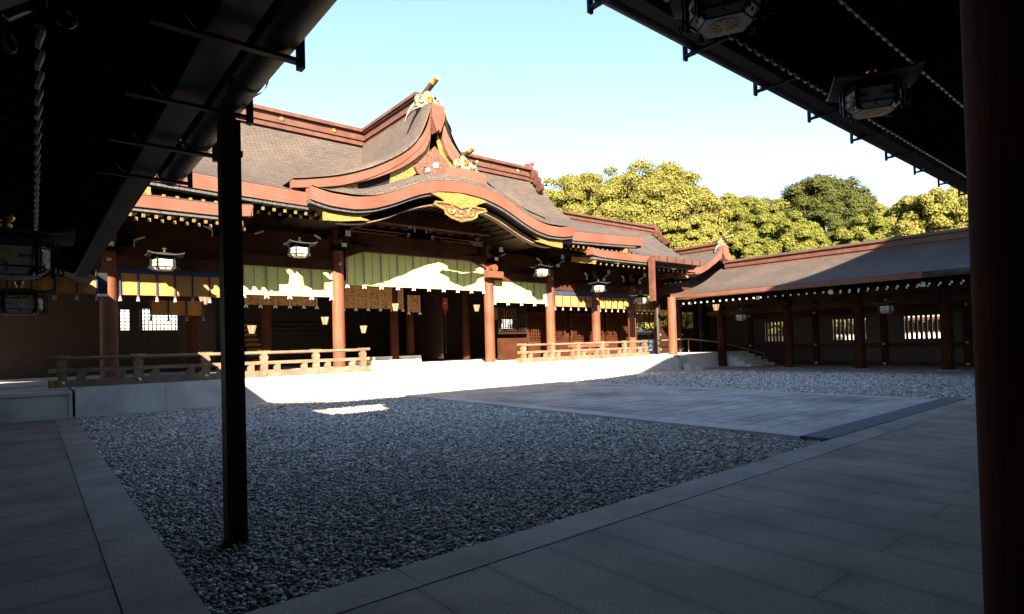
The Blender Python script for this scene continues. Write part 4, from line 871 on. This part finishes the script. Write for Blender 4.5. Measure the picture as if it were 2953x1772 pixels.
spots = [((3.06, 20.0, 4.08), 0, 1, 'sunlit hexagonal lantern hanging just left of the tall square post, before yellow curtains'),
         ((7.12, 20.0, 4.78), 0, 1, 'sunlit lantern hanging high above the left green curtain of the hall'),
         ((18.40, 20.0, 4.72), 0, 1, 'sunlit lantern hanging high above the right green curtain, right of the middle column'),
         ((22.3, 20.0, 4.12), 0, 1, 'sunlit lantern hanging in front of the hall column nearest the right railing end'),
         ((25.95, 20.2, 3.62), 0, 1, 'lantern half hidden behind the hanging square downpipe'),
         ((30.3, 16.73, 2.55), R(-90), 1, 'small lit lantern under the right corridor eave near the slanting handrail'),
         ((30.3, 9.63, 2.55), R(-90), 1, 'dim lantern under the right corridor between the two nearest dark columns'),
         ((8.0, 2.6, 4.32), R(-62), .79, 'large dim lantern close overhead at upper right, below the bracketed gutter'),
         ((4.66, 2.63, 4.31), R(-62), .79, 'lantern cut by the top picture edge, flower on its underside showing'),
         ((-.21, 8.3, 2.47), 0, 1, 'dark lantern at the left edge, the larger one beside the row of white rafter tips'),
         ((-.2, 15.5, 2.47), 0, 1, 'dark lantern at far left, smaller one below the larger dark lantern'),
         ((-.36, 2.6, 2.76), 0, 1, 'very near black lantern in the top left corner with a gilt edge')]
base_lan = make_lantern(spots[0][3], LG)
for i, (loc, rz, s, lab) in enumerate(spots):
    o = base_lan if i == 0 else dup(base_lan, label=lab)
    o.location = loc; o.rotation_euler = (0, 0, rz); o.scale = (s*.82, s*.82, s*1.02) if i < 7 else (s, s, s)

# ================================================================== railings
def make_railing(posts, x0, x1, y, label):
    t = thing('railing', ((x0+x1)/2, y, PZ), label, 'railing', 'low railings along the platform')
    b = MB(); b.box((x0, y-.10, PZ+.012), (x1, y+.10, PZ+.20)); o = b.build('bottom_rail', 'wood_pale', t)
    for x in posts:
        q = MB(); q.lathe([(.07, 0), (.065, -.02), (.03, -.045), (.001, -.05)], (x, y-.10, PZ+.11), 14, 'y'); q.build('gilt_boss', 'gold_plain', o, smooth=True)
    for e in (x0, x1): MB().box((e-.012, y-.105, PZ+.01), (e+.012+.10*(1 if e == x0 else -1), y+.105, PZ+.205)).build('gilt_cap', 'gold', o)
    b = MB(); b.box((x0+.02, y-.055, PZ+.40), (x1-.02, y+.055, PZ+.50)); o = b.build('middle_rail', 'wood_pale', t)
    for x in posts: q = MB(); q.lathe([(.035, 0), (.02, -.03)], (x, y-.075, PZ+.45), 10, 'y'); q.build('gilt_boss', 'gold_plain', o, smooth=True)
    for e, sg in ((x0+.02, 1), (x1-.02, -1)): MB().box((min(e-.01*sg, e+.12*sg), y-.06, PZ+.395), (max(e-.01*sg, e+.12*sg), y+.06, PZ+.505)).build('gilt_cap', 'gold', o)
    b = MB(); pts = [(x0-.02, y, PZ+.79), (x0+.5, y, PZ+.765), (x1-.5, y, PZ+.765), (x1+.02, y, PZ+.79)]; b.tube(pts, .052, 12); o = b.build('top_rail', 'wood_pale', t, smooth=True)
    q = MB()
    for x in posts:
        for k in range(6): q.lathe([(.02, .81), (.012, .835), (.001, .85)], (x-.17+k*.068, y, PZ), 6)
    q.build('gilt_studs', 'gold_plain', o)
    for x in posts:
        q = MB(); q.prism([(x-.10, PZ+.20), (x+.10, PZ+.20), (x+.10, PZ+.56), (x+.12, PZ+.60), (x+.10, PZ+.68), (x+.05, PZ+.71), (x-.05, PZ+.71), (x-.10, PZ+.68), (x-.12, PZ+.60), (x-.10, PZ+.56)], XZ, y-.075, y+.075); q.box((x-.10, y-.06, PZ+.712), (x+.10, y+.06, PZ+.74)); q.build('post', 'wood_pale', t)
    for a, b_ in zip(posts[:-1], posts[1:]):
        for x in (a+.40, b_-.40):
            q = MB(); q.prism([(x-.10, PZ+.203), (x+.10, PZ+.203), (x+.10, PZ+.397), (x-.04, PZ+.397), (x-.10, PZ+.31)], XZ, y-.045, y+.045); q.build('strut', 'wood_pale', t)
    return t
make_railing([.58, 2.28, 3.98, 5.65, 7.32, 9.0], .30, 9.25, 19.25, 'left weathered wooden railing on the platform, partly shaded and crossed by the black post')
make_railing([16.5, 18.2, 19.9, 21.6, 23.3, 24.95], 16.2, 25.2, 19.25, 'right sunlit wooden railing on the platform, standing before three hall columns')

# ================================================================== curtains
def curtain(x0, x1, y, z0, z1, n, cloth, strap, label, cat_group, topf=None, header=None, tassel='tassel_cloth', half=True, loops=True):
    t = thing('curtain', ((x0+x1)/2, y, z0), label, 'curtain', cat_group)
    zt = (lambda x: z1) if topf is None else topf
    nx = max(12, int((x1-x0)/.05)); xs = np.linspace(x0, x1, nx); X_, V_ = np.meshgrid(xs, np.linspace(0, 1, 10), indexing='ij')
    wave = .018*np.sin(X_*2*math.pi/((x1-x0)/n)+1)+.012*np.sin(X_*9.1+V_*1.2)
    Zt = np.array([zt(x) for x in xs])[:, None]; Z_ = z0+(Zt-z0)*V_; c = MB(); c.grid(np.stack([X_, y+wave*(1.1-V_), Z_], -1)); co = c.build('cloth', cloth, t, smooth=True)
    if half:
        s = MB()
        for i in range(n):
            x = x0+(i+.5)*(x1-x0)/n; s.bar((x, y-.022, z0+.01), (x, y-.022, zt(x)-.02), .012, .006, (0, 1, 0))
        s.build('seam', strap if strap != 'strap_cloth' else 'wood_dark', co)
    for i in range(n+1):
        x = x0+i*(x1-x0)/n
        if x < x0+.03 or x > x1-.03: x += .04*(1 if i == 0 else -1)
        s = MB(); w_ = .075 if strap == 'strap_cloth' else .05
        s.box((x-w_/2, y-.045, z0), (x+w_/2, y-.033, zt(x))); so1 = s.build('strap', strap, t)
        if loops:
            l = MB()
            for sg in (-1, 1): l.tube([(x, y-.04, z0), (x+sg*.045, y-.04, z0-.06), (x+sg*.06, y-.04, z0-.12), (x+sg*.02, y-.04, z0-.10)], [.02, .03, .03, .012], 6)
            l.build('strap_loop', tassel, so1, smooth=True)
        else:
            l = MB(); l.lathe([(.001, 0), (.03, -.01), (.035, -.05), (.03, -.06)], (x, y-.045, z0), 8); l.build('tassel_knot', 'red_cloth', so1)
            l = MB(); l.lathe([(.03, -.062), (.055, -.20), (.05, -.205)], (x, y-.045, z0), 8); l.build('tassel', tassel, so1)
    if header: h = MB(); h.box((x0, y-.05, z1), (x1, y+.01, z1+header)); h.build('header', 'blue_cloth', t)
    return t
GC = 'green curtains across the hall front'; YC = 'yellow curtains with blue straps'
topc = lambda x: float(5.40-.34*np.clip((abs(x-12.75)/3.41-.72)/.28, 0, 1)**1.6)
curtain(9.42, 16.12, CY-.02, 4.07, 5.3, 9, 'green_cloth', 'strap_cloth', 'wide green curtain across the middle entrance between two sunlit columns', GC, topf=topc)
curtain(5.62, 8.86, CY-.02, 3.57, 4.60, 4, 'green_cloth', 'strap_cloth', 'green curtain just right of the tall black post', GC)
curtain(16.65, 20.05, CY-.02, 3.57, 4.60, 4, 'green_cloth', 'strap_cloth', 'green curtain mostly in sun, between the middle column and right columns', GC)
curtain(2.05, 5.1, CY-.02, 3.44, 4.12, 6, 'yellow_cloth', 'blue_cloth', 'yellow curtain with blue straps behind the lantern left of the black post', YC, header=.2, half=False, loops=False, tassel='tassel_dark')
curtain(-4.2, 1.55, CY-.02, 3.44, 3.95, 11, 'yellow_cloth', 'blue_cloth', 'dark yellow curtain at the far left edge behind two dim lanterns', YC, header=.3, half=False, loops=False, tassel='tassel_dark')
curtain(20.56, 23.45, CY-.02, 3.46, 4.04, 5, 'yellow_cloth', 'blue_cloth', 'yellow and blue curtain half in sun above the right railing, nearer of two', YC, header=.22, half=False, loops=False, tassel='tassel_dark')
curtain(23.95, 26.5, CY-.02, 3.42, 4.02, 5, 'yellow_cloth', 'blue_cloth', 'yellow and blue curtain half in sun left of the hanging downpipe', YC, header=.22, half=False, loops=False, tassel='tassel_dark')
curtain(27.9, 30.2, 22.4, 3.42, 4.02, 5, 'yellow_cloth', 'blue_cloth', 'shaded yellow curtain behind the hanging downpipe, upper one', YC, half=False, loops=False, tassel='tassel_dark')
curtain(29.6, 31.8, 23.7, 2.75, 3.5, 4, 'yellow_cloth', 'blue_cloth', 'glowing yellow curtain over the side opening, lower one behind the downpipe', YC, half=False, loops=False, tassel='tassel_dark')
curtain(3.3, 5.1, 24.8, 3.0, 3.55, 3, 'yellow_cloth', 'blue_cloth', 'yellow curtain deep inside above the bright lattice window on the left', YC, half=False, loops=False, tassel='tassel_dark')
curtain(18.9, 21.2, 25.2, 2.95, 3.6, 4, 'yellow_cloth', 'blue_cloth', 'yellow curtain deep inside right of the middle column', YC, half=False, loops=False, tassel='tassel_dark')
BC = 'brown brocade curtains inside the hall'
curtain(6.9, 10.0, 26.0, 3.55, 4.7, 5, 'brocade', 'strap_cloth', 'brown brocade curtain inside, behind the left green curtain', BC, half=False)
curtain(11.6, 14.9, 26.9, 3.55, 4.9, 5, 'brocade', 'strap_cloth', 'brown brocade curtain inside behind the middle green curtain', BC, half=False)
curtain(15.15, 15.9, 26.9, 3.4, 4.3, 1, 'brocade', 'strap_cloth', 'narrow brown brocade panel inside, between two inner pillars', BC, half=False)

# ================================================================== inside the hall
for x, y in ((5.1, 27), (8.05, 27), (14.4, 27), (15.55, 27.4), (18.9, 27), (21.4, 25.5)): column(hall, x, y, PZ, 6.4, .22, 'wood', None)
wall_with_holes(WL, 'x', 29.0, -6, 6.3, PZ, 6, [(2.8, 3.15, 2.55, 3.5), (3.5, 5.0, 2.55, 3.5)])
lattice(WL, 'x', 29.0, 2.82, 3.13, 2.6, 3.45, 1, 6, th=.03)
lattice(WL, 'x', 29.0, 3.6, 4.9, 2.6, 3.55, 9, 6, th=.03)
MB().box((6.3, 29.1, PZ), (6.45, 34.5, 6)).build('partition', 'wood_inner', hall)
wall_with_holes(WR, 'x', 29.5, 16.9, 29.4, PZ, 6, [(23.2, 24.6, 2.6, 3.5), (28.2, 29.3, .8, 3.0)])
b = MB(); b.box((16.95, 26.5, .9), (17.05, 29.4, 5.8)); b.build('partition', 'wood_inner', hall)
for a0, a1, y in ((20.6, 21.9, 23.6), (22.0, 23.3, 23.6), (23.9, 25.1, 23.6), (25.2, 26.5, 23.6), (27.0, 28.2, 23.6), (28.4, 29.7, 23.6)): lattice(WR, 'x', y, a0, a1, 1.7, 3.2, 8, 9, th=.04, mat='wood')
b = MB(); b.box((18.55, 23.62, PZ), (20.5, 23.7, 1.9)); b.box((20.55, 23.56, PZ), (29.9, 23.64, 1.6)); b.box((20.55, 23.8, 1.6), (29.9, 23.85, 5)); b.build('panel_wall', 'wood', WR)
lattice(WR, 'x', 23.5, 18.6, 20.3, 2.2, 3.4, 11, 7, th=.03)
tb_ = MB(); tb_.box((21.2, 20.9, 1.32), (24.0, 21.2, 1.46)); tb_.box((21.3, 20.95, PZ), (21.45, 21.15, 1.315)); tb_.box((23.75, 20.95, PZ), (23.9, 21.15, 1.315)); tb_.box((22.5, 20.95, PZ), (22.65, 21.15, 1.315)); tb_.box((21.46, 21.0, 1.0), (23.74, 21.06, 1.08))
tag(tb_.build('offering_table', 'wood_col', loc=(22.6, 21, PZ)), 'long low red brown table standing behind the right railing', 'table')
sill = MB(); sill.box((12.0, 26.9, PZ), (15.9, 27.15, 1.12)); sill.box((11.8, 26.5, PZ), (15.2, 26.89, .94)); tag(sill.build('stone_sill', 'stone_face'), 'pale stone sill step on the dark floor inside the entrance', 'stone step')
st = thing('staircase', (10, 36, PZ), 'dark inner stairway with gilded step ends deep inside the hall', 'staircase')
b = MB()
for i in range(9): b.box((8.6, 31+i*.38, PZ), (13.6, 31+i*.38+.375, 1.0+i*.27))
b.build('tread', 'wood_inner', st)
for i in range(9):
    for x in (9.0, ): MB().prism([(x-.42, .80+i*.27), (x-.3, .75+i*.27), (x+.3, .75+i*.27), (x+.42, .80+i*.27), (x+.36, .88+i*.27), (x+.1, .93+i*.27), (x-.36, .90+i*.27)], XZ, 30.95+i*.38, 30.99+i*.38).build('gilt_plate', 'gold', st)
LMP = [((7.44, 27, 2.35), 'glowing paper lamp inside, just right of the black post'), ((10.75, 27, 2.75), 'glowing paper lamp inside, left of the tall sunlit column by the left rail end'), ((12.71, 27, 2.33), 'glowing lamp inside, lowest one right of the left entrance column'),
       ((13.7, 25.5, 3.35), 'pale lamp just under the brocade curtain edge'), ((18.6, 25.5, 3.4), 'pale lamp left of the middle sunlit column, inside'), ((5.45, 26.5, 3.55), 'pale lamp under the yellow curtain left of the black post'), ((31.4, 18.9, 3.25), 'pale tapering lamp under the right corridor roof end')]
def make_lamp(label):
    t = thing('paper_lamp', (0, 0, 0), label, 'lamp', 'tapering paper lamps'); b = MB()
    b.lathe([(.11, 0), (.20, .36)], (0, 0, 0), 6); b.build('shade', 'lamp_glow', t); b = MB()
    for k in range(6):
        a = k*math.pi/3; b.bar((.115*math.cos(a), .115*math.sin(a), 0), (.205*math.cos(a), .205*math.sin(a), .37), .012, .012)
    b.lathe([(.215, .36), (.215, .40)], (0, 0, 0), 6); b.lathe([(.12, -.03), (.12, .0)], (0, 0, 0), 6); b.build('frame', 'black_metal', t); b = MB(); b.tube([(0, 0, .40), (0, 0, 1.6)], .008, 5); b.build('cord', 'black_metal', t); return t
l0 = make_lamp(LMP[0][1])
for i, (loc, lab) in enumerate(LMP):
    o = l0 if i == 0 else dup(l0, label=lab); o.location = loc
bn = thing('banner', (17.1, 26.3, 3.2), 'small red pointed banner hanging on a cord in the dark entrance', 'banner')
b = MB(); b.prism([(17.1+u, v) for u, v in ((-.15, 4.15), (.15, 4.15), (.16, 3.75), (.15, 3.45), (.08, 3.65), (0, 3.2), (-.08, 3.65), (-.15, 3.45), (-.16, 3.75))], XZ, 26.28, 26.30); o = b.build('cloth', 'red_cloth', bn)
b = MB(); b.tube([(17.1, 26.3, 4.15), (17.1, 26.3, 6.0)], .012, 5); b.tube([(17.1, 26.3, 3.05), (17.1, 26.3, 1.2)], .012, 5); b.build('cord', 'black_metal', bn)
MB().lathe([(.05, 0), (.03, -.03)], (17.1, 26.27, 3.9), 10, 'y').build('gilt_boss', 'gold_plain', o)

# ================================================================== beyond the court
def outer_wall(name, x0, x1, y0, y1, n, label):
    t = thing(name, ((x0+x1)/2, (y0+y1)/2, 0), label, 'building', 'low buildings behind the court'); a = Vector((x0, y0, 0)); d = Vector((x1-x0, y1-y0, 0)); L_ = d.length; d.normalize(); nr = Vector((d.y, -d.x, 0))
    if nr.dot(SUND) > 0: nr = -nr
    def strip(name, z0, z1, off, mat, th=.12):
        b = MB(); b.bar(a+nr*off+Vector((0, 0, (z0+z1)/2)), a+d*L_+nr*off+Vector((0, 0, (z0+z1)/2)), th, z1-z0); b.build(name, mat, t)
    strip('plaster', 0, 1.75, 0, 'plaster', .2); strip('dark_wall', 1.752, 3.0, 0, 'wood', .2); strip('eave_board', 2.68, 2.93, 1.3, 'red_board')
    b = MB()
    for i in range(n): q = a+d*(L_*(i+.5)/n)+nr*.13; b.bar(q, q+Vector((0, 0, 2.9)), .20, .08, tuple(d))
    for z in (.3, 1.0, 1.7): b.bar(a+nr*.12+Vector((0, 0, z)), a+d*L_+nr*.12+Vector((0, 0, z)), .1, .14)
    b.build('timber', 'wood_col', t); b = MB()
    for i in range(n*3): q = a+d*(L_*(i+.5)/n/3)+nr*1.05; b.bar(q+Vector((0, 0, 2.56)), q+nr*.02+Vector((0, 0, 2.56)), .12, .12)
    b.build('rafter_row', 'white_paint', t, kind='stuff'); b = MB()
    b.add([a+nr*1.36+Vector((0, 0, 2.94)), a+d*L_+nr*1.36+Vector((0, 0, 2.94)), a+d*L_-nr*1.5+Vector((0, 0, 4.6)), a-nr*1.5+Vector((0, 0, 4.6))], [(0, 1, 2, 3)], [((0, 0), (L_, 0), (L_, 3), (0, 3))])
    b.add([a-nr*4.4+Vector((0, 0, 2.94)), a+d*L_-nr*4.4+Vector((0, 0, 2.94)), a+d*L_-nr*1.5+Vector((0, 0, 4.6)), a-nr*1.5+Vector((0, 0, 4.6))], [(0, 1, 2, 3)], [((0, 0), (L_, 0), (L_, 3), (0, 3))])
    b.build('roof', 'roof_pale', t)
outer_wall('outer_wall', -20, 110, 60, 60, 60, 'far low sunlit building with pale roof and white base seen through the hall openings')
outer_wall('outer_wall', 60, 60, -30, 45, 40, 'low sunlit building with pale roof and red eave seen through the right corridor lattice')

# ================================================================== trees
def blob_leaves(cent, rad, n, size, out):
    """n leaf quads spread through the outer part of a squashed clump"""
    d = rng.normal(size=(n, 3)); d /= np.linalg.norm(d, axis=1)[:, None]; d[:, 2] = np.where(d[:, 2] < -.35, -d[:, 2]*.6, d[:, 2])
    r = rad*rng.uniform(.55, 1.05, (n, 1)); p = cent+d*r*np.array([1, 1, .95])
    nrm = d+rng.normal(0, .38, (n, 3)); nrm /= np.linalg.norm(nrm, axis=1)[:, None]
    t = np.cross(nrm, rng.normal(size=(n, 3))); t /= np.linalg.norm(t, axis=1)[:, None]+1e-9; b = np.cross(nrm, t)
    s = size*rng.uniform(.6, 1.3, (n, 1)); w = s*.62
    out.append(np.stack([p-t*s, p+b*w, p+t*s, p-b*w], 1))
def tree(az, dist, el_top, az_half, label, mat, group, depth=.8, base=.30, nclump=110, leaf=.105, per=760, dome=.55, gaps=0., kinds='broadleaf_tree'):
    x, y = dist*math.sin(R(az)), dist*math.cos(R(az)); zt = 1.6+el_top*dist; Rr = dist*math.tan(R(az_half)); zt *= 1.03; z0 = zt*base; Rr *= 1.55; nclump = int(nclump*2.6)
    t = thing(kinds, (x, y, -.4), label, 'tree', group)
    hgt = (zt-z0); C0 = np.array([x, y, z0]); out = []; cl = []
    k = 0
    while len(cl) < nclump and k < 6000:
        k += 1; d = rng.normal(size=3); d /= np.linalg.norm(d)
        if d[2] < -.25: continue
        f = rng.uniform(.74, 1.0); rc = rng.uniform(.09, .17)*Rr
        zz_ = (max(d[2], -.25)); p = C0+np.array([d[0]*(Rr-rc*.8), d[1]*(Rr-rc*.8)*depth, (zz_ if zz_ < 0 else zz_**dome)*(hgt-rc*.6)])*np.array([f, f, f])
        if gaps and rng.uniform() < gaps and f < .9: continue
        cl.append((p, rc))
    for p, rc in cl: blob_leaves(p, rc, int(per*(rc/(.13*Rr))**2), leaf, out)
    Q = np.concatenate(out); n = len(Q); me = bpy.data.meshes.new('crown'); V = (Q-np.array([x, y, -.4])).reshape(-1, 3)
    me.vertices.add(len(V)); me.vertices.foreach_set('co', V.ravel()); me.loops.add(4*n); me.loops.foreach_set('vertex_index', np.arange(4*n, dtype=np.int32))
    me.polygons.add(n); me.polygons.foreach_set('loop_start', np.arange(0, 4*n, 4, dtype=np.int32)); me.polygons.foreach_set('loop_total', np.full(n, 4, np.int32)); me.update(); me.materials.append(MATS[mat])
    o = bpy.data.objects.new('crown', me); COL.objects.link(o); o.parent = t
    b = MB(); b.tube([(x, y, -.4), (x+.2, y, z0*.55), (x, y, z0*1.0)], [Rr*.085, Rr*.065, Rr*.05], 9)
    for p, rc in cl[::4]:
        m_ = C0*.5+np.array(p)*.5+rng.normal(0, .5, 3); b.tube([(x, y, z0*.9), tuple(m_), tuple(p)], [Rr*.035, Rr*.02, Rr*.007], 5)
    b.build('trunk', 'trunk', t, smooth=True)
TG = 'trees behind the court'
tree(46.3, 66, .283, 4.4, 'yellow green round tree rising just right of the main hall ridge', 'leaf_yellow', TG, nclump=120)
tree(53.8, 62, .291, 5.4, 'tallest yellow green tree, its broad crown right of the hall roof', 'leaf_yellow', TG, nclump=150)
tree(49.5, 58, .225, 4.2, 'lower yellow green tree tucked in front of the tallest tree, above the wing ridge', 'leaf_yellow', TG, nclump=100)
tree(57.0, 57, .205, 3.2, 'rounded yellow tree directly above the small corner gable', 'leaf_yellow', TG, nclump=90)
tree(61.5, 70, .222, 3.6, 'duller olive tree in the dip between the tallest and the dark domed tree', 'leaf_green', TG, nclump=110)
tree(61.6, 60, .165, 2.7, 'green tree with open branches right above the corner gable end', 'leaf_green', TG, nclump=60, gaps=.55, base=.45)
tree(68.0, 70, .239, 3.9, 'dark green domed tree standing above all others on the right', 'leaf_dark', TG, nclump=150, dome=.55)
tree(65.2, 60, .185, 3.2, 'bright green bushy tree below and left of the dark domed tree', 'leaf_green', TG, nclump=100)
tree(71.2, 63, .170, 2.6, 'mid green tree leaning on the dark dome, above the shaded ridge', 'leaf_green', TG, nclump=80)
tree(76.0, 64, .194, 3.3, 'open yellow tree with sky gaps beside the near right column', 'leaf_yellow', TG, nclump=75, gaps=.5, base=.5)
tree(81.0, 66, .185, 3.4, 'yellow tree behind the near right column', 'leaf_yellow', TG, nclump=70)
tree(73.0, 66, .188, 2.4, 'olive tree filling the gap right of the dark domed tree', 'leaf_green', TG, nclump=70)
tree(60.0, 72, .226, 3.4, 'olive gold tree behind the dip between the tallest tree and the dark dome', 'leaf_yellow', TG, nclump=90)
tree(63.8, 68, .212, 3.0, 'green tree just left of the dark domed tree, half hidden behind the bushy one', 'leaf_green', TG, nclump=90)
tree(50.2, 72, .285, 4.4, 'yellow green tree whose top joins the two tallest crowns', 'leaf_yellow', TG, nclump=100)
